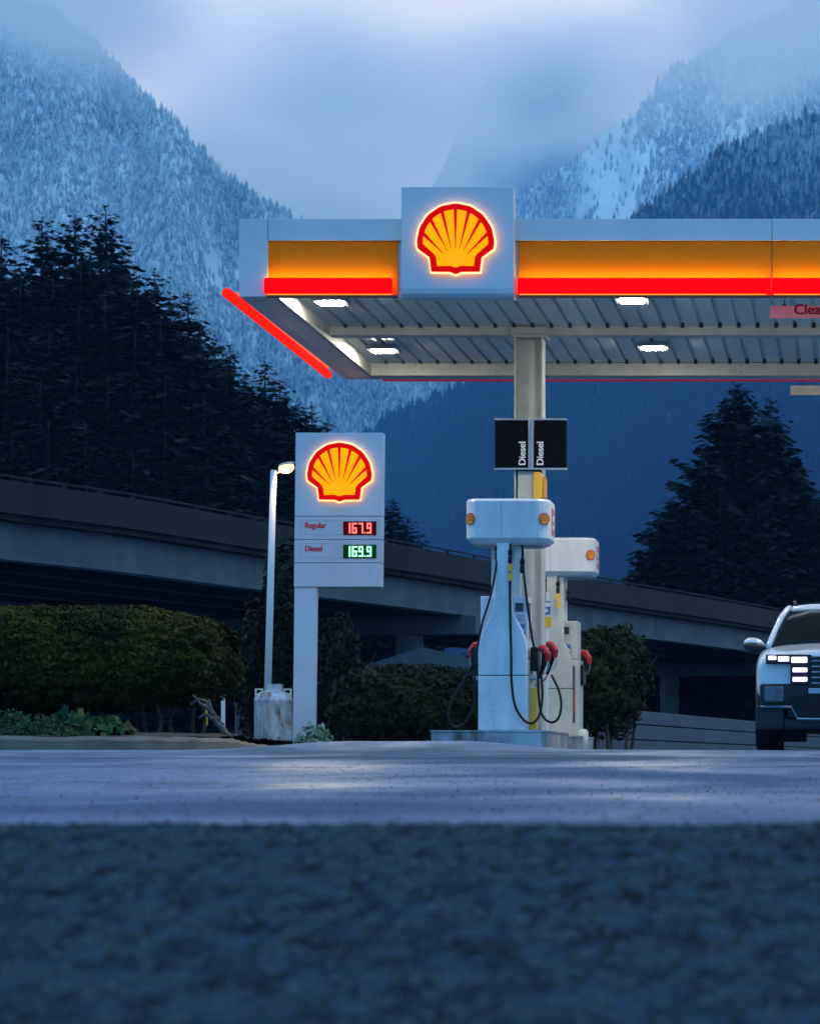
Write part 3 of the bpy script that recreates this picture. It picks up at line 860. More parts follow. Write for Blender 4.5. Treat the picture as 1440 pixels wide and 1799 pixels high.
pump = thing('fuel_pump', 'white bottle shaped fuel pump under a broad hood, nearest on the island', 'fuel pump', (PX, PY, .449), 'bottle shaped fuel pumps')
def build_pump(t, far=False):
    X, Y, Z = t.location
    PB = M['beam'] if far else M['pump_blue']
    ho = .10 if far else .055
    def L(fn_pts): return [(X+p[0], Z+p[1]) for p in fn_pts]
    half = [(.285, 0), (.285, .92), (.278, 1.0), (.255, 1.09), (.215, 1.19), (.165, 1.28), (.125, 1.37), (.105, 1.47), (.095, 1.60), (.078, 1.75), (.075, 2.24)]
    fb = Y - .35
    for s in (-1, 1):
        y0 = fb if s < 0 else Y + .23; y1 = y0 + .12
        lo = [(-.285, 0), (.285, 0), (.285, .636), (-.285, .636)]
        up = [(.285, .643)] + half[1:] + [(-a, b) for a, b in half[1:][::-1]] + [(-.285, .643)]
        obj('end_panel', prism_xz(BM(), L(lo), y0, y1), PB, t, bevel=.012)
        obj('bottle_panel', prism_xz(BM(), L(up), y0, y1), PB, t, bevel=.016, seg=3)
    # head cabinet with screens
    h = obj('head_cabinet', bx(X-.275, X+(.345 if far else .275), Y-.21, Y+.21, Z+(1.05 if far else .84), Z+1.57), PB, t, bevel=.015)
    f = Y - .2125
    obj('screen', bx(X+.13, X+.225, f-.006, f, Z+1.39, Z+1.49), M['screen'], h)
    obj('label_plate', bx(X+.145, X+.245, f-.005, f, Z+1.13, Z+1.25), M['blue_label'], h)
    bm = BM(); box(bm, X+.165, X+.235, f-.008, f-.0055, Z+1.15, Z+1.19); box(bm, X+.155, X+.19, f-.008, f-.0055, Z+1.205, Z+1.235)
    split(obj('label_print', bm, M['letter'], h))
    if not far:
        obj('keypad', bx(X+.15, X+.235, f-.010, f, Z+1.285, Z+1.36), M['grey_metal'], h, bevel=.003)
        obj('card_slot', bx(X+.16, X+.225, f-.012, f, Z+1.03, Z+1.07), M['black'], h, bevel=.003)
        for zz in (.22, .43): obj('panel_seam', bx(X-.283, X+.283, fb-.0015, fb-.0003, Z+zz, Z+zz+.003), M['grey_metal'], t)
    for s in ((-1,) if far else (-1, 1)):
        xs_ = X + s*.2755
        obj('screen', bx(min(xs_, xs_+s*.006), max(xs_, xs_+s*.006), Y-.14, Y+.06, Z+1.32, Z+1.5), M['screen'], h)
        obj('keypad', bx(min(xs_, xs_+s*.012), max(xs_, xs_+s*.012), Y-.12, Y+.0, Z+1.08, Z+1.24), M['grey_metal'], h, bevel=.003)
        obj('card_slot', bx(min(xs_, xs_+s*.02), max(xs_, xs_+s*.02), Y+.06, Y+.15, Z+1.08, Z+1.2), M['black'], h, bevel=.003)
    lowc = obj('lower_cabinet', bx(X-.30, X+(.375 if far else .30), Y-(.33 if far else .215), Y+.215, Z+.0, Z+(1.04 if far else .82)), M['beam'], t, bevel=.012)
    if not far: obj('door_seam', bx(X+.3005, X+.304, Y-.15, Y+.15, Z+.1, Z+.7), M['beam'], lowc)
    if far:
        obj('hose_slot', bx(X+.25, X+.315, Y-.334, Y-.331, Z+.18, Z+.95), M['dark_trim'], lowc)
        obj('red_sticker', bx(X+.285, X+.305, Y-.338, Y-.335, Z+.30, Z+.62), M['decal_red'], lowc)
        obj('neck_panel', bx(X-.12, X+.16, Y-.30, Y-.24, Z+1.05, Z+2.24), M['cream'], t, bevel=.01)
    else: obj('yellow_panel', bx(X+.302, X+.375, Y-.205, Y-.07, Z+.02, Z+.50), M['plastic_yellow'], t, bevel=.004)
    obj('side_post', bx(X+.12, X+.19, Y-.19, Y-.12, Z+1.571, Z+2.24), M['white'], t, bevel=.006)
    obj('side_post', bx(X-.19, X-.12, Y+.12, Y+.19, Z+1.571, Z+2.24), M['white'], t, bevel=.006)
    # hood: rounded ring shell
    def plan(off, z):
        hw, hd, r = .49 - off, .40 - off, .17
        pts = []
        for (cx_, cy_, a0) in ((hw-r, -hd+r, -90), (hw-r, hd-r, 0), (-hw+r, hd-r, 90), (-hw+r, -hd+r, 180)):
            for k in range(6):
                a = R(a0 + k*18); pts.append((X+ho+cx_+r*math.cos(a), Y+cy_+r*math.sin(a) - 0.0, z))
        return pts
    bm = BM()
    rings = [[bm.verts.new(p) for p in plan(o_, Z+z_)] for (o_, z_) in ((.10, 2.16), (.045, 2.185), (0, 2.235), (0, 2.66), (.012, 2.685), (.02, 2.69))]
    n = len(rings[0])
    for q in range(len(rings)-1):
        for i in range(n):
            j = (i+1) % n; bm.faces.new((rings[q][i], rings[q][j], rings[q+1][j], rings[q+1][i]))
    bm.faces.new(rings[-1])
    inn = [bm.verts.new((p[0], p[1], Z+2.40)) for p in plan(.11, 0)]
    for i in range(n):
        j = (i+1) % n; bm.faces.new((rings[0][i], inn[i], inn[j], rings[0][j]))
    bm.faces.new(inn[::-1])
    hood = obj('hood', bm, M['pump_hood'], t, smooth=False)
    obj('seam', bx(X-.012, X-.008, Y-.4015, Y-.3995, Z+2.24, Z+2.66), M['dark_trim'], hood)
    # emblems on the rounded corners
    for (ang, sx) in ((-128, -1), (-52, 1)):
        a = R(ang); ccx = X + ho + sx*(.49-.17); ccy = Y - (.40-.17)
        nx_, ny_ = math.cos(a), math.sin(a)
        ctr = Vector((ccx + nx_*.172, ccy + ny_*.172, Z+2.45)); uu = Vector((-ny_, nx_, 0)); nn = Vector((nx_, ny_, 0))
        def fn(u, v, w_, ctr=ctr, uu=uu, nn=nn):
            q = ctr + uu*u + nn*w_; return (q.x, q.y, q.z+v)
        if sx > 0:
            pecten(hood, fn, .076, lit=False, plate=False)
        else:
            pecten(hood, fn, .076, lit=False, plate=False)
    rl = obj('red_label', bx(X+.491+ho, X+.494+ho, Y-.16, Y+.16, Z+2.29, Z+2.60), M['decal_red'], hood)
    obj('label_print', bx(X+.4945+ho, X+.4965+ho, Y-.08, Y+.08, Z+2.36, Z+2.41), M['letter'], hood)
    obj('label_print', bx(X+.4945+ho, X+.4965+ho, Y-.05, Y+.09, Z+2.46, Z+2.52), M['letter'], hood)
    # hoses
    def hp(px, py, dd): return Vector((X + (px-889)/F*33.0, Y+dd, Z + (1284-py)/F*33.0))
    H = [
        ([(880, 950, -.28), (877, 1000, -.36), (868, 1050, -.4), (853, 1100, -.4), (845, 1150, -.42), (841, 1200, -.42), (838, 1240, -.40), (825, 1268, -.38), (806, 1278, -.36), (794, 1262, -.33), (797, 1235, -.3), (815, 1200, -.25), (834, 1165, -.2)], .013),
        ([(901, 950, -.3), (902, 1000, -.36), (903, 1080, -.39), (905, 1150, -.41), (906, 1200, -.42), (912, 1240, -.42), (926, 1264, -.42), (941, 1271, -.4), (953, 1258, -.36), (958, 1225, -.3), (955, 1185, -.24)], .015),
        ([(921, 950, -.22), (924, 1000, -.26), (931, 1060, -.27), (939, 1120, -.25), (948, 1170, -.22), (950, 1220, -.24), (957, 1256, -.26), (972, 1269, -.26), (985, 1262, -.25), (990, 1238, -.22), (985, 1212, -.2), (972, 1185, -.18)], .015),
    ]
    if far: H = H[:1]
    for pts, r in H:
        obj('hose', tube(BM(), smooth_path([hp(*p) for p in pts], 6), r, 8), M['rubber'], t, smooth=True)
    for (px, py, dd) in ((879, 968, -.32), (901, 975, -.33), (922, 990, -.25)):
        p = hp(px, py, dd)
        obj('swivel', lathe(BM(), [(.012, p.z-.11), (.028, p.z-.09), (.028, p.z-.02), (.016, p.z-.01), (.03, p.z), (.03, p.z+.05), (.014, p.z+.07), (.014, p.z+.12)], p.x, p.y, 10), M['black'], t, smooth=True)
    # yellow warning tags
    for (px, py, dd) in ((904, 998, -.41), (904, 1014, -.41)):
        p = hp(px, py, dd)
        obj('warning_tag', bx(p.x-.028, p.x+.028, p.y-.004, p.y, p.z-.045, p.z+.045), M['plastic_yellow'], t)
    # nozzles: boot, spout, red grip
    def nozzle(px, py, dd, s):
        p = hp(px, py, dd)
        g = obj('nozzle', tube(BM(), [p+Vector((s*.02, 0, .12)), p+Vector((s*.05, 0, .06)), p+Vector((s*.045, 0, -.04)), p+Vector((s*.02, 0, -.12)), p+Vector((-s*.01, 0, -.22))], [.02, .036, .034, .026, .017], 10), M['black'], t, smooth=True)
        obj('grip_cover', tube(BM(), [p+Vector((-s*.02, -.01, .14)), p+Vector((s*.035, -.01, .13)), p+Vector((s*.085, -.01, .06)), p+Vector((s*.085, -.01, -.02))], [.035, .048, .045, .03], 8), M['plastic_red'], g, smooth=False)
        obj('spout', tube(BM(), [p+Vector((s*.0, 0, -.22)), p+Vector((-s*.03, 0, -.27)), p+Vector((-s*.07, 0, -.31))], [.013, .011, .01], 8), M['steel'], g, smooth=True)
        obj('trigger_guard', tube(BM(), smooth_path([p+Vector((s*.05, 0, .02)), p+Vector((s*.10, 0, -.04)), p+Vector((s*.08, 0, -.13)), p+Vector((s*.01, 0, -.18))], 4), .006, 6), M['grey_metal'], g)
    if far:
        nozzle(947, 1130, .05, 1)
    else:
        nozzle(842, 1152, -.12, -1)
        nozzle(952, 1158, -.15, 1)
        nozzle(962, 1150, .06, 1)
    for s in (-1, 1):
        obj('nozzle_boot', bx(*sorted((X+s*(.302 if not far else .38), X+s*(.39 if not far else .42))), Y-.2, Y+.16, Z+.70, Z+.98), M['black'], t, bevel=.02)
        obj('drip_tray', bx(*sorted((X+s*.302, X+s*.36)), Y-.2, Y+.16, Z+.60, Z+.64), M['grey_metal'], t, bevel=.005)
M['pump_hood'] = mat('hood_plastic', (0.66, 0.68, 0.69), 0.36, var=0.16, vscale=3, stretch=(1.5, 1.5, .5), rvar=.08)
build_pump(pump)
p2y = 38.9
IX02 = PX - .62
island(PX, p2y-.8, p2y+1.2, PX-.45, PX+.44, 'steel edged concrete island beneath the farther pump', zt=.449)
pump2 = thing('fuel_pump', 'cream lit fuel pump with bulky beige cabinet half hidden behind the nearer pump', 'fuel pump', (PX, p2y, .449), 'bottle shaped fuel pumps')
build_pump(pump2, True)
# small guard post by far island
gp = thing('bollard', 'short pale steel guard post right of the farther pump', 'bollard', (WX(1024, 38.4), 38.4, .2))
x_ = WX(1024, 38.4)
obj('post', lathe(BM(), [(.07, .18), (.07, .50), (.05, .535), (.02, .545)], x_, 38.4, 20), M['cream'], gp, smooth=True)
obj('base_plate', bx(x_-.11, x_+.11, 38.29, 38.51, .19, .225), M['grey_metal'], gp, bevel=.005)
# service notice post between pumps
sp = thing('notice_post', 'slim post with blue and yellow notices between the two pumps', 'sign', (WX(960, 36.3), 36.3, .21))
q = 36.3
obj('post', bx(WX(961, q)-.015, WX(961, q)+.015, q, q+.03, .2, WZ(1040, q)), M['white'], sp)
pn = obj('blue_notice', bx(WX(955, q), WX(967, q), q-.012, q-.002, WZ(1080, q), WZ(1056, q)), M['blue_label'], sp)
bm = BM(); box(bm, WX(956, q), WX(962, q), q-.016, q-.013, WZ(1076, q), WZ(1070, q)); box(bm, WX(958, q), WX(966, q), q-.016, q-.013, WZ(1066, q), WZ(1059, q))
split(obj('notice_print', bm, M['letter'], pn))
obj('yellow_notice', bx(WX(954, q), WX(968, q), q-.012, q-.002, WZ(1102, q), WZ(1084, q)), M['plastic_yellow'], sp)

# ------------------------------------------------------------------ price sign
SY = 45.0
def sx_(px): return WX(px, SY)
def sz_(py): return WZ(py, SY)
ps = thing('price_sign', 'tall white price board with glowing shell emblem and two lit fuel prices', 'sign', (sx_(535), SY, .4))
lean = 3.2/270.0
def shear(o, z0):
    for v in o.data.vertices:
        zz = v.co.z + wl(o).z - z0
        v.co.x += zz * lean
def spart(name, bm, m, parent, bevel=0.0):
    o = obj(name, bm, m, parent, bevel=bevel); shear(o, sz_(1031)); return o
head = spart('logo_panel', bx(sx_(516), sx_(669.5), SY, SY+.22, sz_(907)+.004, sz_(760)), M['panel_sign'] if 'panel_sign' in M else M['panel'], ps, .008)
M['panel_price'] = mat('price_panel', (0.62, 0.60, 0.61), 0.42, var=0.12, vscale=1.5)
pr1 = spart('price_panel', bx(sx_(516), sx_(669.5), SY, SY+.22, sz_(948)+.004, sz_(907)-.004), M['panel_price'], ps, .006)
pr2 = spart('price_panel', bx(sx_(516), sx_(669.5), SY, SY+.22, sz_(989)+.004, sz_(948)-.004), M['panel_price'], ps, .006)
blank = spart('blank_panel', bx(sx_(516), sx_(669.5), SY, SY+.22, sz_(1031), sz_(989)-.004), M['panel_price'], ps, .006)
spart('inner_frame', bx(sx_(519), sx_(667), SY+.03, SY+.19, sz_(1028), sz_(763)), M['dark_trim'], ps)
post = spart('post', bx(sx_(516.5), sx_(555), SY+.03, SY+.19, .15, sz_(1031)-.004), M['panel'], ps, .006)
pcx, pcz = sx_(597.5), sz_(835)
pecten(head, lambda u, v, w_: (pcx+u, SY - w_, pcz+v), (656-537)/2/1.055/F*SY)
SEGS = {'0': 'abcdef', '1': 'bc', '6': 'acdefg', '7': 'abc', '9': 'abcdfg'}
def led(parent, s, px0, py0, py1, m):
    bm = BM()
    z0, z1 = sz_(py1), sz_(py0)
    h = z1 - z0; wd = h*.46; st = h*.15; x = sx_(px0)
    y0, y1 = SY-.022, SY-.016
    for ch in s:
        if ch == '.':
            box(bm, x-.008, x+st*.9-.008, y0, y1, z0, z0+st*.9); x += st*1.2; continue
        cells = SEGS[ch]
        if ch == '1':
            box(bm, x, x+st*1.1, y0, y1, z0, z1); x += st*1.1 + h*.13; continue
        for c in cells:
            if c == 'a': box(bm, x, x+wd, y0, y1, z1-st, z1)
            if c == 'd': box(bm, x, x+wd, y0, y1, z0, z0+st)
            if c == 'g': box(bm, x, x+wd, y0, y1, z0+h/2-st/2, z0+h/2+st/2)
            if c == 'f': box(bm, x, x+st, y0, y1, z0+h/2+st/2, z1-st)
            if c == 'b': box(bm, x+wd-st, x+wd, y0, y1, z0+h/2+st/2, z1-st)
            if c == 'e': box(bm, x, x+st, y0, y1, z0+st, z0+h/2-st/2)
            if c == 'c': box(bm, x+wd-st, x+wd, y0, y1, z0+st if 'd' in cells else z0, z0+h/2-st/2 if 'g' in cells else z0+h/2+st/2)
        x += wd + h*.13
    return obj('price_digits', bm, m, parent)
for (pp, y0, y1, bgm, dm, txt, word) in ((pr1, 916, 940, 'led_bg_red', 'led_red', '167.9', 'Regular'), (pr2, 957, 981, 'led_bg_green', 'led_green', '169.9', 'Diesel')):
    obj('display', bx(sx_(603), sx_(661), SY-.015, SY-.001, sz_(y1), sz_(y0)), M[bgm], pp)
    led(pp, txt, 613, y0+2.6, y1-2.6, M[dm])
    text('lettering', word, M['red_letter'], pp, (lambda zz: lambda u, v, w_: (sx_(535)+u*.86, SY-.004-w_, zz+v))(sz_(y0+11.5)), .128, bold=.001, ext=.002, dbl=.06)
    bm = BM()
    x0, x1, z0, z1 = sx_(528), sx_(601), sz_(y1-.5), sz_(y0-2)
    for b_ in ((x0, x1, z1-.006, z1), (x0, x1, z0, z0+.006), (x0, x0+.006, z0+.006, z1-.006)): box(bm, b_[0], b_[1], SY-.004, SY-.001, b_[2], b_[3])
    split(obj('frame_line', bm, M['grey_metal'], pp))

# ------------------------------------------------------------------ street lamp
LY = 46.5
lp = thing('street_lamp', 'tall thin pale pole with a glowing warm lamp head left of the price sign', 'street lamp', (WX(467, LY), LY, .4))
base, topp = W(467.5, 1300, LY), W(480.5, 826, LY)
base.z = .35
bm = BM()
r0, r1 = .062, .05
tube(bm, [base, topp], [r0, r1], 12)
obj('pole', bm, M['white'], lp, smooth=True)
c = W(503, 822, LY)
obj('arm', tube(BM(), [topp + Vector((0, 0, -.06)), topp + Vector((.08, 0, -.03)), c + Vector((-.03, 0, .02))], .018, 8), M['grey_metal'], lp, smooth=True)
bm = BM(); bmesh.ops.create_uvsphere(bm, u_segments=20, v_segments=12, radius=1, matrix=Matrix.Translation(c) @ Matrix.Rotation(R(-12), 4, 'Y') @ Matrix.Diagonal((.13, .11, .088, 1)))
obj('lens', bm, M['street_lens'], lp, smooth=True)
bm = BM(); bmesh.ops.create_uvsphere(bm, u_segments=20, v_segments=10, radius=1, matrix=Matrix.Translation(c + Vector((0, .02, .06))) @ Matrix.Rotation(R(-12), 4, 'Y') @ Matrix.Diagonal((.14, .12, .035, 1)))
obj('lamp_head', bm, M['grey_metal'], lp, smooth=True)

pl_ = bpy.data.lights.new('lamp_light', 'POINT'); pl_.energy = 22; pl_.color = (1, .72, .4); pl_.shadow_soft_size = .09
po_ = bpy.data.objects.new('lamp_light', pl_); COL.objects.link(po_); po_.parent = lp; po_.location = c + Vector((0, -.05, -.2)) - wl(lp)

# ------------------------------------------------------------------ propane tank
TY = 44.0
tx0 = WX(480, TY); tz0 = WZ(1303, TY)
M['tank'] = mat('worn_white_tank', (0.62, 0.64, 0.64), 0.5, var=0.62, vscale=9, stretch=(1, 1, .3), bump=.1, bscale=10)
def tank_mat():
    m = M['tank']; t = m.node_tree; p = t.nodes['Principled BSDF']
    co = t.nodes.new('ShaderNodeTexCoord'); mp = t.nodes.new('ShaderNodeMapping'); mp.inputs['Scale'].default_value = (3.4, 1.0, 1.2); mp.inputs['Location'].default_value = (.9, 0.3, .2)
    t.links.new(co.outputs['Object'], mp.inputs[0])
    n = t.nodes.new('ShaderNodeTexNoise'); n.inputs['Scale'].default_value = 2.4; n.inputs['Detail'].default_value = 6; n.inputs['Roughness'].default_value = .7
    t.links.new(mp.outputs[0], n.inputs[0])
    r = t.nodes.new('ShaderNodeValToRGB'); r.color_ramp.elements[0].position = .555; r.color_ramp.elements[0].color = (0, 0, 0, 1); r.color_ramp.elements[1].position = .63; r.color_ramp.elements[1].color = (1, 1, 1, 1)
    t.links.new(n.outputs[0], r.inputs[0])
    mx = t.nodes.new('ShaderNodeMix'); mx.data_type = 'RGBA'
    old = p.inputs['Base Color'].links[0].from_socket
    t.links.new(r.outputs[0], mx.inputs['Factor']); t.links.new(old, mx.inputs['A']); mx.inputs['B'].default_value = (0.30, 0.10, 0.03, 1)
    t.links.new(mx.outputs['Result'], p.inputs['Base Color'])
tank_mat()
tk = thing('propane_tank', 'rust streaked white propane tank standing by the price sign post', 'gas tank', (tx0, TY, tz0))
r_ = (513-447)/2/F*TY
def tz(py): return WZ(py, TY)
obj('body', lathe(BM(), [(r_*.93, tz0), (r_*.97, tz0+.02), (r_*.97, tz0+.03), (r_*1.0, tz0+.06), (r_*1.0, tz(1232)), (r_*1.015, tz(1231)), (r_*1.0, tz(1229)), (r_*.96, tz(1224)), (r_*.85, tz(1219)), (r_*.6, tz(1215)), (r_*.3, tz(1213))], tx0, TY, 40), M['tank'], tk, smooth=True)
obj('foot_ring', lathe(BM(), [(r_*.90, tz0-.06), (r_*.90, tz0-.002)], tx0, TY, 32), M['island_conc'], tk)
obj('collar', lathe(BM(), [(r_*.46, tz(1216)), (r_*.46, tz(1203)), (r_*.44, tz(1202.5)), (r_*.42, tz(1203)), (r_*.42, tz(1212))], tx0+.02, TY, 28), M['tank'], tk, smooth=False)
for s in (-1, 1):
    bm = BM(); xa, xb = tx0 + s*r_*.55, tx0 + s*r_*.97; zl, zh = tz(1222), tz(1210)
    x0, x1 = sorted((xa, xb)); t_ = .022
    box(bm, x0, x1, TY-.02, TY+.02, zh-t_, zh); box(bm, x0, x1, TY-.02, TY+.02, zl-.02, zl+.012); box(bm, x0, x0+t_, TY-.02, TY+.02, zl+.012, zh-t_); box(bm, x1-t_, x1, TY-.02, TY+.02, zl+.012, zh-t_)
    obj('lifting_lug', bm, M['cream'], tk)
obj('valve', lathe(BM(), [(.03, tz(1214)), (.03, tz(1208)), (.05, tz(1207.5)), (.05, tz(1205))], tx0-.06, TY-.04, 12), M['grey_metal'], tk)

# posts behind the bed
def thin_post(px, y0, y1, d, w_, m, name, label, cat):
    o = thing(name, label, cat, (WX(px, d), d, WZ(y1, d)))
    x = WX(px, d)
    obj('shaft', bx(x-w_, x+w_, d-w_, d+w_, WZ(y1, d)-.1, WZ(y0, d)), m, o, bevel=.004)
    obj('cap', bx(x-w_-.006, x+w_+.006, d-w_-.006, d+w_+.006, WZ(y0, d)+.001, WZ(y0, d)+.02), m, o)
    return o
thin_post(392, 1224, 1290, 43, .026, M['white'], 'marker_post', 'short white post beyond the driftwood left of the tank', 'post')
thin_post(363, 1216, 1262, 41, .013, M['plastic_yellow'], 'marker_stake', 'thin yellow stake behind the driftwood at the hedge end', 'stake')
# driftwood log
lg = BM()
rq = random.Random(5)
for (pts_, r_) in (([(404, 1297), (392, 1283), (382, 1266), (374, 1252), (362, 1243), (352, 1238)], .045), ([(398, 1292), (383, 1274), (372, 1262), (360, 1256), (350, 1262)], .032), ([(376, 1256), (366, 1238), (356, 1230), (345, 1231), (336, 1238)], .026), ([(352, 1238), (344, 1226), (338, 1222)], .016), ([(386, 1272), (378, 1258), (372, 1246), (368, 1228)], .018)):
    pp_ = smooth_path([W(a_ + rq.uniform(-1, 1), b_, 33.2 + rq.uniform(-.06, .06)) for a_, b_ in pts_], 6)
    tube(lg, [q + Vector((rq.uniform(-.008, .008), 0, rq.uniform(-.008, .008))) for q in pp_], [r_*(1 - .55*i/len(pp_))*rq.uniform(.7, 1.15) for i in range(len(pp_))], 7)
lo_ = obj('driftwood_log', lg, M['bleached'], None, smooth=True)
tag(lo_, 'gnarled pale driftwood lying at the right end of the mulch bed', 'log')
center_origin(lo_, W(402, 1296, 33.0))
# flat stones in the bed
for i, (px, py, s) in enumerate(((292, 1248, .11), (20, 1222, .16), (122, 1230, .12))):
    d = 37.5 if i else 36.0
    bm = BM(); bmesh.ops.create_icosphere(bm, subdivisions=3, radius=1)
    for v in bm.verts:
        k = 1 + .25*math.sin(v.co.x*4+i)*math.cos(v.co.z*3+i*2)
        v.co = Vector((v.co.x*s*1.1*k, v.co.y*s*k, v.co.z*s*k*.9)) + Vector((WX(px, d), d, WZ(py, d)))
    o = obj('boulder', bm, M['wall_conc'], None, smooth=True)
    tag(o, ['small pale boulder seen through the hedge stems near the driftwood', 'grey boulder under the hedge at the far left of the bed', 'middle grey boulder under the left hedge'][i], 'boulder', 'boulders under the left hedge')
    center_origin(o, (WX(px, d), d, WZ(py, d)-s))

# ------------------------------------------------------------------ foliage
def leaves_mesh(name, P, Nn, size, aspect=1.8, seed=0, droop=0.0):
    rg = np.random.default_rng(seed)
    n = len(P)
    t = rg.normal(size=(n, 3)); t -= (t*Nn).sum(1, keepdims=True)*Nn
    t[:, 2] -= droop
    t /= np.linalg.norm(t, axis=1, keepdims=True) + 1e-9
    b = np.cross(Nn, t); b /= np.linalg.norm(b, axis=1, keepdims=True) + 1e-9
    s = size*rg.uniform(.6, 1.35, n)[:, None]
    fold = Nn*s*.18
    v = np.stack([P - t*s*.5*aspect, P + b*s*.42 + fold, P + t*s*.5*aspect, P - b*s*.42 + fold], 1)
    return np_mesh(name, v.reshape(-1, 3), 4, np.arange(4*n))

def hedge_pts(n, c, rad, p=3.0, flat=0.0, rough=.10, seed=0, fill=.35, bottom=0.0, clump=1.0):
    """points near the surface of a super-ellipsoid, lumpy, thinner at the bottom"""
    rg = np.random.default_rng(seed)
    d = rg.normal(size=(n*2, 3)); d /= np.linalg.norm(d, axis=1, keepdims=True)
    k = (np.abs(d)**p).sum(1)**(-1/p)
    lump = 1 + rough*fbm(d[:, 0]*4*clump + 10 + d[:, 1]*2, d[:, 2]*5*clump + 20 + d[:, 1]*3, 4, seed) + rough*.9*fbm(d[:, 0]*14*clump + 3, d[:, 2]*16*clump + 9 + d[:, 1]*9, 2, seed+3)
    depth = 1 - fill*rg.random(n*2)**2.2
    q = d*k[:, None]*lump[:, None]*depth[:, None]
    keep = rg.random(n*2) < np.where(q[:, 2] < -.55, .35 + bottom, 1.0)
    q = q[keep][:n]; d = d[keep][:n]
    P = q*np.array(rad) + np.array(c)
    nn = d/np.array(rad) ; nn /= np.linalg.norm(nn, axis=1, keepdims=True)
    nn = nn + rg.normal(size=nn.shape)*.55; nn /= np.linalg.norm(nn, axis=1, keepdims=True)
    return P, nn

def bush(name, label, cat, px0, px1, py0, py1, d, depth, n, size, m, seed, stems=6, p=3.0, group=None, rough=.12, stem_bottom=None, core=True, fill=.35):
    x0, x1 = WX(px0, d), WX(px1, d); z0, z1 = WZ(py1, d), WZ(py0, d)
    c = ((x0+x1)/2, d+depth/2, (z0+z1)/2)
    rad = ((x1-x0)/2, depth/2, (z1-z0)/2)
    zb = stem_bottom if stem_bottom is not None else z0
    t = thing(name, label, cat, (c[0], c[1], zb), group)
    P, nn = hedge_pts(n, c, rad, p, seed=seed, rough=rough, fill=fill)
    finish('foliage', leaves_mesh('foliage', P, nn, size, seed=seed), m, t)
    rg = random.Random(seed)
    bm = BM()
    for k in range(stems):
        xx = c[0] + rad[0]*rg.uniform(-.85, .85); yy = c[1] + rad[1]*rg.uniform(-.5, .3)
        ex = xx + rg.uniform(-.25, .25)
        tube(bm, smooth_path([(xx, yy, zb-.05), (xx+rg.uniform(-.1, .1), yy, zb+(z0-zb)*.5+.1), (ex, yy, c[2]-rad[2]*.1), (ex+rg.uniform(-.3, .3), yy, c[2]+rad[2]*.5)], 4), [.035, .033, .03, .028, .025, .022, .02, .018, .016, .014, .012, .01, .008], 6)
    split(obj('stem', bm, M['bark'], t))
    return t
bz = lambda d: .40
bush('hedge', 'long clipped olive green hedge on stems in the mulch bed at left', 'hedge', -300, 366, 1060, 1246, 34.2, 2.6, 90000, .038, M['hedge'], 11, stems=34, p=3.6, rough=.07, stem_bottom=.36, fill=.3)
bush('hedge', 'low dark green hedge between the price sign and the pump', 'hedge', 566, 850, 1166, 1310, 47.5, 2.4, 26000, .062, M['hedge_dk'], 12, stems=10, p=2.8, rough=.12, stem_bottom=.2)
bush('shrub', 'dark leafy shrub behind the farther pump against the low wall', 'shrub', 985, 1132, 1098, 1290, 43.0, 1.8, 16000, .06, M['hedge_dk'], 13, stems=8, p=2.2, rough=.22, stem_bottom=.2, fill=.6)
bush('shrub', 'tall dark shrub standing between the lamp pole and the sign post', 'shrub', 446, 532, 965, 1310, 50.5, 1.6, 9000, .075, M['shrub'], 14, stems=6, p=2.2, rough=.35, stem_bottom=.3, fill=.7)
bush('shrub', 'dark shrub right behind the price sign post', 'shrub', 535, 622, 1090, 1310, 50.0, 1.5, 9000, .07, M['shrub'], 15, stems=6, p=2.2, rough=.3, stem_bottom=.3, fill=.6)
bush('shrub', 'dark wispy shrub at the right end of the left hedge', 'shrub', 400, 470, 1070, 1310, 50.5, 1.5, 5000, .07, M['shrub'], 16, stems=4, p=2.0, rough=.45, stem_bottom=.3, fill=.8)
# low leafy plants
def plant(px, py, d, s, n, m, label, leaf=.09, seed=0, h=.6):
    c = W(px, py, d)
    zb = float(bed_z(np.array([c.x]), np.array([c.y]))[0]) if px < 500 else .3
    t = thing('leafy_plant', label, 'plant', (c.x, c.y, zb), 'low leafy plants at the bed edge')
    rg = np.random.default_rng(seed)
    a = rg.uniform(0, 2*np.pi, n); r = s*np.sqrt(rg.random(n)); hh = h*s*(1.15 - (r/s)**2)*rg.uniform(.35, 1.1, n)
    P = np.stack([c.x + r*np.cos(a), c.y + r*np.sin(a)*.7, zb + hh], 1)
    nn = np.stack([np.cos(a)*.5, np.sin(a)*.5 - .35, np.full(n, .6)], 1) + rg.normal(size=(n, 3))*.35
    nn /= np.linalg.norm(nn, axis=1, keepdims=True)
    finish('foliage', leaves_mesh('foliage', P, nn, leaf, 1.6, seed, droop=.4), m, t)
    bm = BM()
    for k in range(0, n, max(1, n//26)):
        tube(bm, [(c.x, c.y, zb-.02), tuple((P[k] + np.array([c.x, c.y, zb]))/2 + np.array([0, 0, .05])), tuple(P[k])], .005, 4)
    split(obj('stem', bm, M['plant'], t))
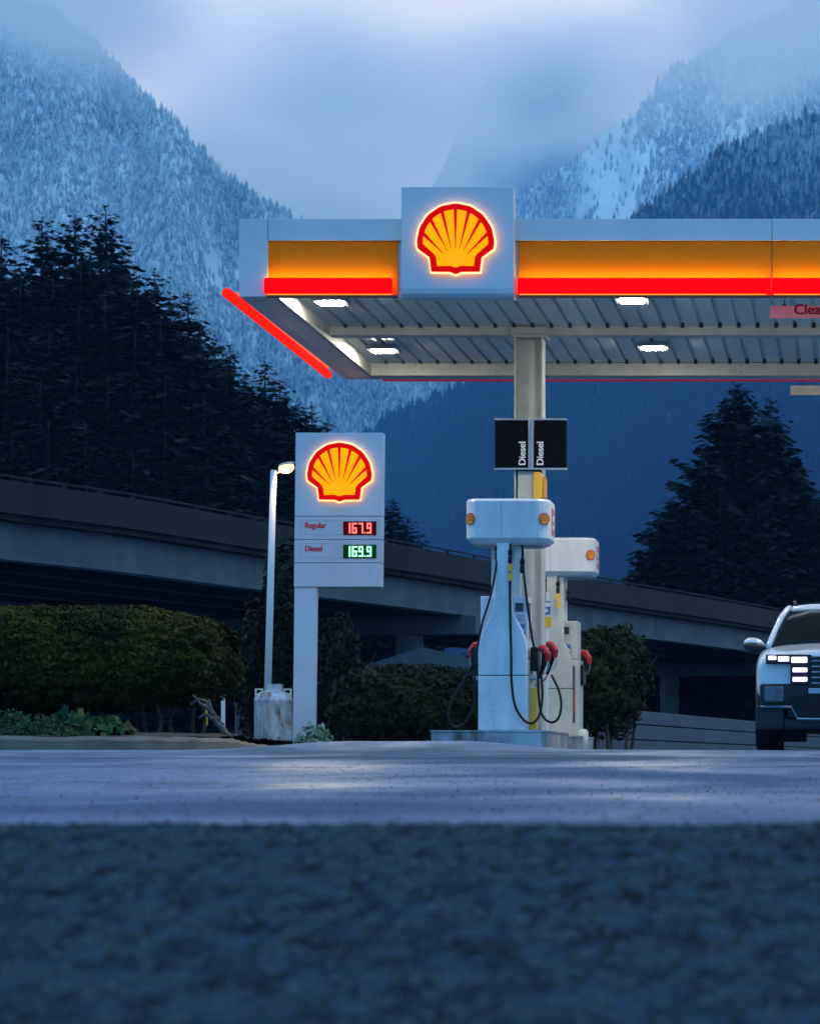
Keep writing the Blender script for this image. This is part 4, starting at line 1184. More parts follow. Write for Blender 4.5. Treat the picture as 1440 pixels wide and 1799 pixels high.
for i, (px, py, d, s, n, lf, lab) in enumerate((
    (10, 1275, 30.6, .42, 420, .05, 'green small leaved plant at the far left behind the kerb'),
    (68, 1278, 30.4, .34, 300, .05, 'low yellowish green plant second from left behind the kerb'),
    (122, 1262, 31.6, .42, 130, .12, 'big leaved green plant under the left hedge'),
    (172, 1262, 32.2, .30, 80, .12, 'smaller broad leaved plant between the two leafy clumps'),
    (196, 1266, 31.8, .26, 90, .09, 'bright green plant near the middle of the mulch bed'),
    (96, 1283, 30.0, .24, 150, .045, 'tiny leaved clump close to the kerb'))):
    plant(px, py, d, s, n, M['plant'], lab, leaf=lf, seed=40+i)
plant(552, 1290, 43.2, .34, 420, M['pale_plant'], 'variegated pale leaved plant at the foot of the price sign', leaf=.055, seed=51, h=1.0)

# ------------------------------------------------------------------ low concrete wall behind
def wall_strip(name, label, d0, px0, h0, px1, vpx, thick=.3, joints=(1.0, .775, .51)):
    """straight wall whose top converges with the depth line through vpx"""
    H = h0/F*d0
    P0 = Vector((WX(px0, d0), d0, 0))
    dirv = Vector(((vpx-CX)/F, 1, 0)).normalized()
    # find length to px1
    s = 0
    while WX(px1, P0.y + dirv.y*s) > P0.x + dirv.x*s and s < 400: s += .5
    P1 = P0 + dirv*s
    nr = Vector((dirv.y, -dirv.x, 0))
    t = thing(name, label, 'wall', ((P0.x+P1.x)/2, (P0.y+P1.y)/2, .1))
    zs = [H*j for j in joints] + [-.1]
    for k in range(len(zs)-1):
        bm = BM(); o = .012*k
        q = [P0 + nr*(.0+o), P1 + nr*(.0+o), P1 - nr*thick, P0 - nr*thick]
        a = [bm.verts.new((p.x, p.y, zs[k]-(.0 if k == 0 else .02))) for p in q]; b = [bm.verts.new((p.x, p.y, zs[k+1])) for p in q]
        bm.faces.new(a); bm.faces.new(b[::-1])
        for i in range(4): bm.faces.new((a[i], b[i], b[(i+1) % 4], a[(i+1) % 4]))
        obj('course', bm, M['wall_conc'], t, bevel=.01)
    return t
wall_strip('retaining_wall', 'low grey wall of stepped concrete courses running back beside the white car', 43.0, 990, 115, 1800, 2250)

# ------------------------------------------------------------------ overpass
H7 = 7.0
ctrl = [(-500, 612), (-250, 564), (0, 518), (240, 482), (470, 440), (740, 394), (930, 358), (1120, 325), (1250, 303), (1382, 279), (1560, 246), (1760, 214), (2000, 184)]
BP = []
for px, h in ctrl:
    d = H7*F/h; BP.append(Vector((WX(px, d), d, 0)))
BP = smooth_path(BP, 4)
nrmB = []
for i in range(len(BP)):
    t = (BP[min(i+1, len(BP)-1)] - BP[max(i-1, 0)]).normalized()
    nrmB.append(Vector((t.y, -t.x, 0)))      # towards the station
def sweep(prof, i0=0, i1=None):
    """prof: (offset away from the station, z) closed"""
    i1 = len(BP) if i1 is None else i1
    bm = BM(); prev = None; first = None
    for i in range(i0, i1):
        ring = [bm.verts.new(BP[i] - nrmB[i]*o + Vector((0, 0, z))) for o, z in prof]
        if prev:
            for k in range(len(prof)):
                j = (k+1) % len(prof); bm.faces.new((prev[k], ring[k], ring[j], prev[j]))
        else: bm.faces.new(ring)
        prev = ring
    bm.faces.new(prev[::-1])
    return bm
ov = thing('highway_overpass', 'long weathered concrete highway overpass crossing behind the filling station', 'bridge', tuple(BP[len(BP)//3]))
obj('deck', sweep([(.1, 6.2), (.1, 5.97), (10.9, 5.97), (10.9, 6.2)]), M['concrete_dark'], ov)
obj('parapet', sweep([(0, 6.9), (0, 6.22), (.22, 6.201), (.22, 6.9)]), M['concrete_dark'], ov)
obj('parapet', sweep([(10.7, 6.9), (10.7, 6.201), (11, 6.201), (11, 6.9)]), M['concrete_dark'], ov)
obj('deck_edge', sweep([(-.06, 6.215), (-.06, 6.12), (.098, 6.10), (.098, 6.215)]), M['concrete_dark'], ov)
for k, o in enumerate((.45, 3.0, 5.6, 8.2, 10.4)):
    obj('girder', sweep([(o, 5.96), (o, 5.18), (o-.12, 5.15), (o-.12, 5.04), (o+.42, 5.04), (o+.42, 5.15), (o+.3, 5.18), (o+.3, 5.96)]), M['concrete'] if k == 0 else M['concrete_dark'], ov)  # inner girders take the colour that carries the under-deck shade
bm = sweep([(.10, 7.05), (.10, 7.0), (.15, 7.0), (.15, 7.05)])
for i in range(0, len(BP), 1):
    p = BP[i] - nrmB[i]*.125
    box(bm, p.x-.05, p.x+.05, p.y-.05, p.y+.05, 6.901, 7.0)
obj('guard_rail', bm, M['concrete_dark'], ov)
# piers
def at_px(px):
    best = min(range(len(BP)), key=lambda i: abs(CX + BP[i].x/BP[i].y*F - px)); return best
for px in (-330, 822, 1480):
    i = at_px(px); p = BP[i]; n_ = nrmB[i]; t_ = Vector((-n_.y, n_.x, 0))
    bm = BM()
    A = [p + n_*.1 - t_*.42, p + n_*.1 + t_*.42, p - n_*10.8 + t_*.42, p - n_*10.8 - t_*.42]
    a = [bm.verts.new((q.x, q.y, 5.03)) for q in A]
    low = [bm.verts.new((q.x, q.y, 4.42)) for q in A]
    bm.faces.new(a); bm.faces.new(low[::-1])
    for k in range(4): bm.faces.new((a[k], low[k], low[(k+1) % 4], a[(k+1) % 4]))
    cap = obj('pier_cap', bm, M['concrete'], ov, bevel=.03)
    for off in (2.4, 8.2):
        q = p - n_*off
        obj('pier', lathe(BM(), [(.45, -1.1), (.45, 4.41)], q.x, q.y, 20), M['concrete'], ov, smooth=False)
# sloped abutment bank
ab = BM()
dA = 84.0
pts = [(WX(560, dA), WZ(1200, dA)), (WX(676, dA), WZ(1158, dA)), (WX(742, dA), WZ(1137, dA)), (WX(860, dA), WZ(1166, dA)), (WX(960, dA), WZ(1200, dA)), (WX(960, dA), -1), (WX(560, dA), -1)]
v0 = [ab.verts.new((p[0], dA, p[1])) for p in pts]; v1 = [ab.verts.new((p[0]-3, dA+14, p[1]+.3)) for p in pts]
ab.faces.new(v0); ab.faces.new(v1[::-1])
for i in range(len(pts)):
    j = (i+1) % len(pts); ab.faces.new((v0[i], v1[i], v1[j], v0[j]))
tag(center_origin(obj('concrete_bank', ab, M['wall_conc']), (WX(760, dA), dA, 0)), 'grey sloping concrete bank under the overpass behind the middle hedge', 'embankment')

# ------------------------------------------------------------------ wooded hill behind the overpass
def hill_z(X, Y):
    px = CX + X/np.maximum(Y, 1)*F
    left = sst(700, -300, px)*0 + np.clip((640 - px)/900, 0, 1.4)
    right = np.clip((px - 1020)/900, 0, 1.0)
    base = 5.2*sst(128, 160, Y)
    return -1.3 + base + (16*left*sst(130, 235, Y)) + 6*right*sst(140, 230, Y) + 1.3*fbm(X*.05, Y*.05, 3, 51) + .7*fbm(X*.4, Y*.4, 3, 52)
def hill_mesh():
    us = np.linspace(-700, 2400, 260); ds = np.linspace(112, 420, 110)
    U, D = np.meshgrid(us, ds); X = (U - CX)/F*D
    Z = hill_z(X, D)
    Z = np.where(D > 260, Z*(1 - sst(260, 420, D)), Z)
    v = np.stack([X, D, Z], -1).reshape(-1, 3); nx, ny = len(us), len(ds)
    i = np.arange((ny-1)*(nx-1)); r = i // (nx-1); c = i % (nx-1); a = r*nx + c
    return np_mesh('hill', v, 4, np.stack([a, a+1, a+nx+1, a+nx], -1).ravel())
tag(finish('hill', hill_mesh(), M['earth'], smooth=True), kind='structure')
rg = np.random.default_rng(77)
n = 46000
U = rg.uniform(-500, 1900, n); D = 122 + 110*rg.random(n)**1.3
X = (U - CX)/F*D; Z = hill_z(X, D)
hh = 1.5 + 1.3*fbm(X*.3, D*.3, 2, 60)
P = np.stack([X, D, Z + rg.random(n)*np.clip(hh, .4, 4)], 1)
nn = rg.normal(size=(n, 3)) + np.array([0, -.6, .6]); nn /= np.linalg.norm(nn, axis=1, keepdims=True)
tag(finish('undergrowth', leaves_mesh('undergrowth', P, nn, .42, 1.4, 78), M['undergrowth']), 'dense dark undergrowth covering the hill behind the overpass', 'undergrowth', kind='stuff')

# ------------------------------------------------------------------ conifers
def conifer_mesh(H, Rr, seed, dens=1.0, bare=.08, sag=.25, pw=.68):
    rg = np.random.default_rng(seed)
    V = []; 
    z = bare*H
    while z < H*.985:
        f = (z/H - bare)/(1 - bare)
        L0 = Rr*(1 - f)**pw + .15
        nb = int((5 + 4*(1-f))*dens) + 1
        a0 = rg.uniform(0, 6.28)
        for k in range(nb):
            if rg.random() < .08: continue
            a = a0 + 2*np.pi*k/nb + rg.normal()*.25
            L = L0*rg.uniform(.5, 1.15)*(1.18 if rg.random() < .12 else 1)
            up = (.30*f + .0)*L
            steps = max(3, int(L/.34))
            ca, sa = np.cos(a), np.sin(a)
            zz = z + rg.uniform(-.2, .2)
            for s in range(steps):
                t = (s + rg.uniform(.1, .9))/steps
                r = L*t
                drop = -sag*L*t*(1.35 - t) + up*t + (.10*L*max(0, t-.75)*3)
                p = np.array([ca*r, sa*r, zz + drop])
                wl_ = (.62*(1 - t) + .25)*min(L, 3.0)*rg.uniform(.6, 1.1)*.72
                for sd in (-1, 1, 0):
                    an = a + sd*rg.uniform(.7, 1.2)
                    ln = wl_ if sd else .45*min(L, 1.8)
                    tip = p + np.array([np.cos(an)*ln, np.sin(an)*ln, -ln*rg.uniform(.08, .45)])
                    q = np.array([-np.sin(an), np.cos(an), rg.uniform(-.9, .9)])*ln*rg.uniform(.22, .38)
                    tl = np.array([0, 0, rg.uniform(-.12, .12)*ln])
                    mid = (p + tip)/2 - np.array([0, 0, ln*.06])
                    V += [p, mid + q + tl, tip, mid - q - tl]
        z += H*rg.uniform(.011, .018)*(1.0 if f < .8 else .7)
    # leader tuft
    for k in range(8):
        a = rg.uniform(0, 6.28); zz = H*rg.uniform(.95, 1.0)
        p = np.array([0, 0, zz]); tip = p + np.array([np.cos(a)*.25, np.sin(a)*.25, .12]); q = np.array([-np.sin(a), np.cos(a), 0])*.06
        V += [p, (p+tip)/2+q, tip, (p+tip)/2-q]
    V = np.array(V)
    return np_mesh('crown', V, 4, np.arange(len(V)))
def make_conifer(H, Rr, seed, **kw):
    t = thing('conifer_tree', '', 'tree', (0, 0, 0))
    finish('crown', conifer_mesh(H, Rr, seed, **kw), M['needles'], t)
    bm = BM(); tube(bm, [(0, 0, -1.5), (0, 0, H*.3), (.05, 0, H*.7), (0, 0, H*.99)], [H*.014, H*.011, H*.006, .02], 8)
    obj('trunk', bm, M['bark'], t)
    return t
protos = [make_conifer(24, 4.6, 101), make_conifer(24, 3.9, 102, sag=.35), make_conifer(24, 5.4, 103, dens=1.15, pw=.9, sag=.2), make_conifer(24, 4.2, 104, dens=.85, bare=.14), make_conifer(24, 8.6, 105, dens=1.5, pw=.85, sag=.22, bare=.03), make_conifer(24, 7.4, 106, dens=1.4, pw=.9, sag=.3, bare=.03)]
used = [False]*6
def conifer(px, pytop, d, proto, label, wide=1.0, group=None, yaw=0.0):
    x = WX(px, d); zt = WZ(pytop, d)
    zb = float(hill_z(np.array([x]), np.array([float(d)]))[0])
    hgt = zt - zb
    p = protos[proto]
    if used[proto]: o = dup(p, (x, d, zb))
    else: o = p; o.location = (x, d, zb); used[proto] = True
    s = hgt/24.0
    sw = max(s*wide, .55*wide)
    o.scale = (sw, sw, s)
    o.rotation_euler = (0, 0, yaw)
    o['label'] = label; o['group'] = group or 'conifers behind the overpass'
    return o
rr = random.Random(9)
# silhouette trees of the left wood: (px, top y, d)
sil = [(-150, 380, 172), (-95, 430, 165), (-45, 395, 175), (2, 405, 168), (36, 470, 160), (74, 372, 172), (104, 430, 178), (132, 368, 170), (158, 440, 162), (186, 360, 174), (214, 430, 180), (240, 475, 165), (272, 470, 176), (300, 530, 168), (330, 505, 178), (352, 560, 166), (378, 590, 180), (404, 605, 170), (432, 650, 176), (466, 628, 182), (492, 665, 170), (520, 700, 180), (548, 705, 176), (575, 735, 184), (600, 770, 178)]
words = ['leftmost', 'second', 'third', 'fourth', 'fifth', 'sixth', 'seventh', 'eighth', 'ninth', 'tenth', 'eleventh', 'twelfth', 'thirteenth', 'fourteenth', 'fifteenth', 'sixteenth', 'seventeenth', 'eighteenth', 'nineteenth', 'twentieth', 'twenty first', 'twenty second', 'twenty third', 'twenty fourth', 'rightmost']
for i, (px, py, d) in enumerate(sil):
    lab = f'dark conifer on the skyline of the left wood, {words[i]} from left' if i not in (0, len(sil)-1) else f'{words[i]} dark conifer on the skyline of the left wood'
    conifer(px, py, d, i % 4, lab, wide=rr.uniform(1.15, 1.5), yaw=rr.uniform(0, 6.28))
# inner trees in front of them, lower
k = 0
inner = []
for row, (dy, d0, n_) in enumerate(((62, 164, 14), (150, 154, 13), (250, 146, 12), (340, 138, 9))):
    for j in range(n_):
        px = -110 + (j + .5*(row % 2))*700/n_ + rr.uniform(-14, 14)
        top = np.interp(px, [-150, 0, 190, 300, 400, 520, 620], [400, 400, 380, 500, 600, 700, 790]) + dy + rr.uniform(-25, 30)
        if top > 860: continue
        inner.append((px, top, d0 + rr.uniform(-4, 4), row, j))
rown = ['topmost', 'upper', 'middle', 'lowest']
cnt = [0, 0, 0, 0]
for (px, top, d, row, j) in inner:
    lab = f'shaded conifer inside the left wood, {words[cnt[row]]} from left in the {rown[row]} row'
    cnt[row] += 1
    conifer(px, top, d, (j + row) % 4, lab, wide=rr.uniform(1.4, 2.0), yaw=rr.uniform(0, 6.28))
# right group
for (px, py, d, pr, wd, lab) in (
    (1295, 668, 150, 4, 1.15, 'tallest broad dark conifer of the right hand group, under the canopy edge'),
    (1352, 692, 154, 5, 1.15, 'broad dark conifer just right of the tallest in the right hand group'),
    (1232, 780, 146, 5, 1.2, 'mid height conifer left of the tallest in the right hand group'),
    (1180, 870, 144, 4, 1.1, 'small conifer at the left edge of the right hand group'),
    (1140, 955, 142, 5, 1.1, 'tiny conifer at the foot of the left edge of the right hand group'),
    (1430, 860, 148, 5, 1.1, 'dark conifer at the right picture edge behind the white car'),
    (1392, 800, 158, 4, 1.0, 'conifer between the two tall ones and the right picture edge'),
    (1265, 850, 143, 5, 1.2, 'front conifer below the tallest in the right hand group'),
    (1330, 880, 143, 4, 1.2, 'low dense conifer above the overpass rail in the right hand group'),
    (1480, 780, 160, 5, 1.0, 'conifer just beyond the right picture edge'),
    (690, 872, 165, 1, 1.3, 'small lone conifer just right of the price sign'),
    (715, 905, 163, 3, 1.1, 'lower companion of the lone conifer right of the price sign')):
    conifer(px, py, d, pr, lab, wide=wd, yaw=px*.37)

# ------------------------------------------------------------------ mountains
def smoothmap(pts, x):
    return np.interp(x, [p[0] for p in pts], [p[1] for p in pts])
def mountain(name, ridge, d0, d1, u0, u1, nu, nv, relief, msoil, mtree, ntree, th, seed, ybase=1352, pw=1.0, tname='mountain_forest', tlabel='', tmin=0.0, gull=1.0, twid=.24, bare=None):
    rg = np.random.default_rng(seed)
    def surf(u, t):
        yr = smoothmap(ridge, u)
        tt = np.clip(t, 0, 1)
        d = d0 + (d1 - d0)*tt**pw
        d = d + relief*(fbm(u*.006*gull, tt*2.2, 4, seed)*np.clip(tt*3, .2, 1))
        y = ybase + (yr - ybase)*tt
        z = (CY - y)/F*d
        back = np.clip(t - 1, 0, 1)
        d = d + back*(d1)*.5
        z = z*(1 - back*.9) + 0*d
        x = (u - CX)/F*(d0 + (d1-d0)*tt**pw + (d*0)) * 1.0
        x = (u - CX)/F*np.where(t > 1, d1, d)
        return x, d, z
    us = np.linspace(u0, u1, nu); ts = np.concatenate([np.linspace(0, 1, nv), [1.05, 1.2, 1.6, 2.0]])
    U, T = np.meshgrid(us, ts)
    U2 = U
    X, D, Z = surf(U2, T)
    Z = Z + (d1*.0016)*fbm(U*.05, T*14, 4, seed+5)*(T <= 1)
    v = np.stack([X, D, Z], -1).reshape(-1, 3); nx, ny = len(us), len(ts)
    i = np.arange((ny-1)*(nx-1)); r = i // (nx-1); c = i % (nx-1); a = r*nx + c
    o = finish(name, np_mesh(name, v, 4, np.stack([a, a+1, a+nx+1, a+nx], -1).ravel()), msoil, smooth=True)
    tag(o, kind='structure')
    if ntree:
        u = rg.uniform(u0, u1, ntree); t = tmin + (1-tmin)*rg.random(ntree)**.9
        if bare is not None:
            keep = (fbm(u*.011 + 4, t*5.5 - u*.004, 4, seed + 40) < bare) | (rg.random(ntree) < .12)
            u = u[keep]; t = t[keep]; ntree = len(u)
        x, d, z = surf(u, t)
        z = z + (d1*.0016)*fbm(u*.05, t*14, 4, seed+5)
        h = th*rg.uniform(.5, 1.35, ntree); rad = h*twid*rg.uniform(.75, 1.2, ntree)
        ang = rg.uniform(0, 6.28, ntree)
        K = 5
        verts = np.zeros((ntree, 2*(K+1), 3))
        for tier in range(2):
            zb = z + h*(-.12 if tier == 0 else .34); zt = z + h*(.66 if tier == 0 else 1.0); rr_ = rad*(1 if tier == 0 else .62)
            for k in range(K):
                a_ = ang + tier*.6 + 2*np.pi*k/K
                j = rg.uniform(.7, 1.25, ntree)
                verts[:, tier*(K+1)+k] = np.stack([x + rr_*j*np.cos(a_), d + rr_*j*np.sin(a_), zb + rg.uniform(-.08, .08, ntree)*h], 1)
            verts[:, tier*(K+1)+K] = np.stack([x + rad*rg.uniform(-.1, .1, ntree), d, zt], 1)
        tri = []
        for tier in range(2):
            b_ = tier*(K+1)
            for k in range(K): tri += [b_+k, b_+(k+1) % K, b_+K]
        idx = (np.array(tri)[None] + (2*(K+1))*np.arange(ntree)[:, None]).ravel()
        o2 = finish(tname, np_mesh(tname, verts.reshape(-1, 3), 3, idx), mtree)
        tag(o2, tlabel, 'forest', kind='stuff')
    return o

left_ridge = [(-900, -700), (-400, -420), (-100, -160), (40, -20), (110, 28), (170, 72), (250, 160), (300, 205), (350, 262), (420, 322), (500, 372), (600, 420), (760, 500), (900, 580), (1100, 700), (1300, 800)]
near_ridge = [(300, 1020), (430, 930), (540, 850), (620, 780), (700, 725), (800, 690), (900, 620), (1000, 500), (1080, 420), (1130, 372), (1200, 318), (1270, 262), (1340, 238), (1440, 196), (1700, 60), (2200, -200)]
far_ridge = [(300, 700), (500, 520), (700, 420), (860, 368), (900, 345), (960, 315), (1010, 280), (1060, 235), (1110, 205), (1140, 170), (1180, 120), (1230, 95), (1300, 55), (1380, 20), (1440, -30), (1700, -200), (2200, -400)]
mid_ridge = [(300, 520), (500, 520), (640, 450), (720, 390), (780, 290), (825, 185), (860, 140), (930, 122), (975, 135), (1020, 158), (1060, 195), (1120, 240), (1300, 360), (1600, 400)]
SN = (0.62, 0.66, 0.72)
soilL = mountain_mat('snowy_slope_left', 150, 700, (0.06, 0.09, 0.11), (0.75, 0.8, 0.84), .35, .85, .0, .006)
treeL = mountain_mat('snowy_trees_left', 100, 800, (0.05, 0.09, 0.12), SN, .22, .55, .75, .005)
mountain('left_mountain', left_ridge, 2900, 4600, -700, 1300, 300, 150, 420, soilL, treeL, 70000, 13, 201, tlabel='snow dusted forest covering the steep mountain at left', tmin=.15, bare=.36)
soilN = mountain_mat('slope_near', 330, 800, (0.006, 0.014, 0.03), (0.35, 0.40, 0.45), .0, .55, .0, .006)
treeN = mountain_mat('trees_near', 380, 950, (0.005, 0.012, 0.025), (0.5, 0.55, 0.6), -.5, .55, .7, .005)
mountain('near_mountain', near_ridge, 1000, 3600, 300, 2100, 260, 150, 260, soilN, treeN, 52000, 15, 202, tlabel='dark blue conifer forest on the nearer mountain at right', tmin=.1)
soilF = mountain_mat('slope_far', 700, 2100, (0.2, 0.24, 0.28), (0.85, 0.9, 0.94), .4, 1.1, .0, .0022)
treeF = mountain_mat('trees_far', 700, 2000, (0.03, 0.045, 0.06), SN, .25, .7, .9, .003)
mountain('far_mountain', far_ridge, 5200, 7600, 300, 2100, 260, 150, 700, soilF, treeF, 36000, 24, 203, tlabel='hazy snow streaked forest on the far right mountain', tmin=.45, bare=.20)
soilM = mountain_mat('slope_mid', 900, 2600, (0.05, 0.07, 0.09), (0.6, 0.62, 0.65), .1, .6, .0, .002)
mountain('distant_peak', mid_ridge, 8500, 9300, 250, 1700, 200, 100, 700, soilM, soilM, 0, 24, 204)

# ------------------------------------------------------------------ low clouds on the slopes
def cloud_mat(seed, dens, nscale, lo, hi):
    m = bpy.data.materials.new('cloud_vapour'); m.use_nodes = True
    t = m.node_tree; t.nodes.clear(); L = t.links.new
    o_ = t.nodes.new('ShaderNodeOutputMaterial'); pv = t.nodes.new('ShaderNodeVolumePrincipled')
    pv.inputs['Color'].default_value = (1.0, 0.97, 0.95, 1)
    pv.inputs['Absorption Color'].default_value = (1, 1, 1, 1)
    pv.inputs['Anisotropy'].default_value = 0.78
    tc = t.nodes.new('ShaderNodeTexCoord')
    ln = t.nodes.new('ShaderNodeVectorMath'); ln.operation = 'LENGTH'; L(tc.outputs['Object'], ln.inputs[0])
    fall = t.nodes.new('ShaderNodeMapRange'); fall.interpolation_type = 'SMOOTHERSTEP'
    fall.inputs['From Min'].default_value = 0.15; fall.inputs['From Max'].default_value = 1.0
    fall.inputs['To Min'].default_value = 1; fall.inputs['To Max'].default_value = 0
    L(ln.outputs['Value'], fall.inputs[0])
    mp = t.nodes.new('ShaderNodeMapping'); mp.inputs['Location'].default_value = (seed*3.1, seed*1.7, seed*.9); L(tc.outputs['Object'], mp.inputs[0])
    n = t.nodes.new('ShaderNodeTexNoise'); n.inputs['Scale'].default_value = nscale; n.inputs['Detail'].default_value = 3; n.inputs['Roughness'].default_value = .55
    L(mp.outputs[0], n.inputs[0])
    q = t.nodes.new('ShaderNodeMapRange'); q.inputs['From Min'].default_value = lo; q.inputs['From Max'].default_value = hi
    L(n.outputs[0], q.inputs[0])
    mu = t.nodes.new('ShaderNodeMath'); mu.operation = 'MULTIPLY'; L(fall.outputs[0], mu.inputs[0]); L(q.outputs[0], mu.inputs[1])
    m2 = t.nodes.new('ShaderNodeMath'); m2.operation = 'MULTIPLY'; m2.inputs[1].default_value = dens; L(mu.outputs[0], m2.inputs[0])
    L(m2.outputs[0], pv.inputs['Density']); L(pv.outputs[0], o_.inputs['Volume'])
    return m
def cloud(px, py, d, rx, rz, ry, tilt, dens, lo, label, seed):
    bm = BM(); bmesh.ops.create_icosphere(bm, subdivisions=3, radius=1)
    o = obj('cloud', bm, cloud_mat(seed, dens, 1.7, lo, .68), None, smooth=True)
    o.location = W(px, py, d)
    o.scale = (rx/F*d, ry, rz/F*d)
    o.rotation_euler = (0, -R(tilt), 0)
    tag(o, label, 'cloud', kind='stuff')
CLOUDS = [
    (955, 150, 7950, 420, 170, 350, 5, 1.8e-2, .20, 'pale cloud veiling the distant peak behind the far mountain'),
    (600, 230, 6300, 400, 260, 800, -4, 8e-3, .20, 'bank of low cloud filling the gap between the mountains'),
    (1400, 0, 4700, 420, 210, 500, 24, 1.2e-2, .30, 'cloud swallowing the upper right mountain top'),
    (1110, 170, 4500, 260, 90, 230, 30, 6e-3, .40, 'drifting mist on the shoulder of the far mountain'),
    (40, -60, 3900, 460, 210, 500, -22, 1.1e-2, .26, 'cloud touching the top of the left mountain'),
    (520, 340, 4650, 380, 130, 320, -24, 2.0e-2, .20, 'soft wisp of cloud at the foot of the left ridge'),
]
for i, c_ in enumerate(CLOUDS): cloud(*c_, 300 + i)

# ------------------------------------------------------------------ car
M['car_paint'] = mat('white_car_paint', (0.60, 0.63, 0.66), 0.25, coat=0.8)
M['car_dark'] = mat('grey_cladding', (0.022, 0.024, 0.028), 0.55, spec=0.2)
M['glass'] = mat('dark_glass', (0.006, 0.008, 0.008), 0.08, spec=0.2)
M['chrome'] = mat('satin_trim', (0.35, 0.35, 0.38), 0.25, metal=0.9)
M['drl'] = emi('running_light', (0.90, 0.78, 1.0), 1.9)
CYF = 31.2
gz_c = .205
car = thing('parked_car', 'white crossover facing the viewer with block shaped running lights on, cut by the right edge', 'car', (WX(1473, 31.2), CYF, gz_c))
cX = WX(1473, 31.2)
def cp(x, y, z): return (cX + x, CYF + y, gz_c + z)
def loft(stations, closed=True):
    bm = BM(); prev = None
    for (y, half) in stations:
        pts = half + [(-a, b) for a, b in half[::-1] if a > 1e-6]
        ring = [bm.verts.new(cp(a, y, b)) for a, b in pts]
        if prev:
            n = len(ring)
            for k in range(n):
                j = (k+1) % n; bm.faces.new((prev[k], ring[k], ring[j], prev[j]))
        else: bm.faces.new(ring)
        prev = ring
    bm.faces.new(prev[::-1])
    return bm
def sec(w, zb, zs, zt, crown=.03, sh=.88):
    # from top centre to bottom centre, right half
    return [(0, zt+crown), (w*.35, zt+crown*.9), (w*sh*.86, zt), (w*sh, zt-.035), (w*.965, (zt*2+zs)/3-.01), (w, zs), (w*1.0, zs-.22), (w*.985, zb+.10), (w*.90, zb), (0, zb)]
st = [(0.06, sec(.80, .55, .80, .985, .02)), (0.10, sec(.88, .53, .84, 1.005, .025)), (0.2, sec(.915, .50, .88, 1.03, .03)), (.5, sec(.925, .50, .92, 1.07, .035)),
      (.9, sec(.93, .50, .95, 1.12, .035)), (1.25, sec(.93, .30, .97, 1.165, .03)), (2.2, sec(.93, .28, .98, 1.16, .0)), (3.4, sec(.93, .28, 1.0, 1.17, .0)), (4.3, sec(.92, .40, 1.02, 1.18, .0)), (4.55, sec(.86, .5, 1.0, 1.12, .0))]
bd = obj('body', loft(st), M['car_paint'], car, smooth=True)
ss = bd.modifiers.new('sub', 'SUBSURF'); ss.levels = 2; ss.render_levels = 2
# cabin glass and roof
def csec(w0, z0, w1, z1): return [(0, z1+.02), (w1*.6, z1+.012), (w1, z1-.03), (w0, z0), (0, z0)]
gl = [(1.10, csec(.80, 1.12, .74, 1.19)), (1.35, csec(.79, 1.12, .67, 1.33)), (1.62, csec(.79, 1.12, .60, 1.48)), (1.95, csec(.79, 1.12, .555, 1.585)), (2.6, csec(.79, 1.12, .55, 1.62)), (3.6, csec(.79, 1.12, .55, 1.58)), (4.1, csec(.78, 1.12, .56, 1.46)), (4.45, csec(.75, 1.1, .6, 1.16))]
obj('window_glass', loft(gl), M['glass'], car, smooth=False)
def rsec(w, z, t): return [(0, z+.03), (w*.6, z+.022), (w*.93, z+.002), (w, z-.03), (w-.015, z-.05), (0, z-.02)]
rf = [(1.88, rsec(.555, 1.598, 0)), (2.1, rsec(.575, 1.625, 0)), (2.7, rsec(.575, 1.645, 0)), (3.6, rsec(.575, 1.605, 0)), (4.15, rsec(.57, 1.50, 0))]
obj('roof', loft(rf), M['car_paint'], car, smooth=True)
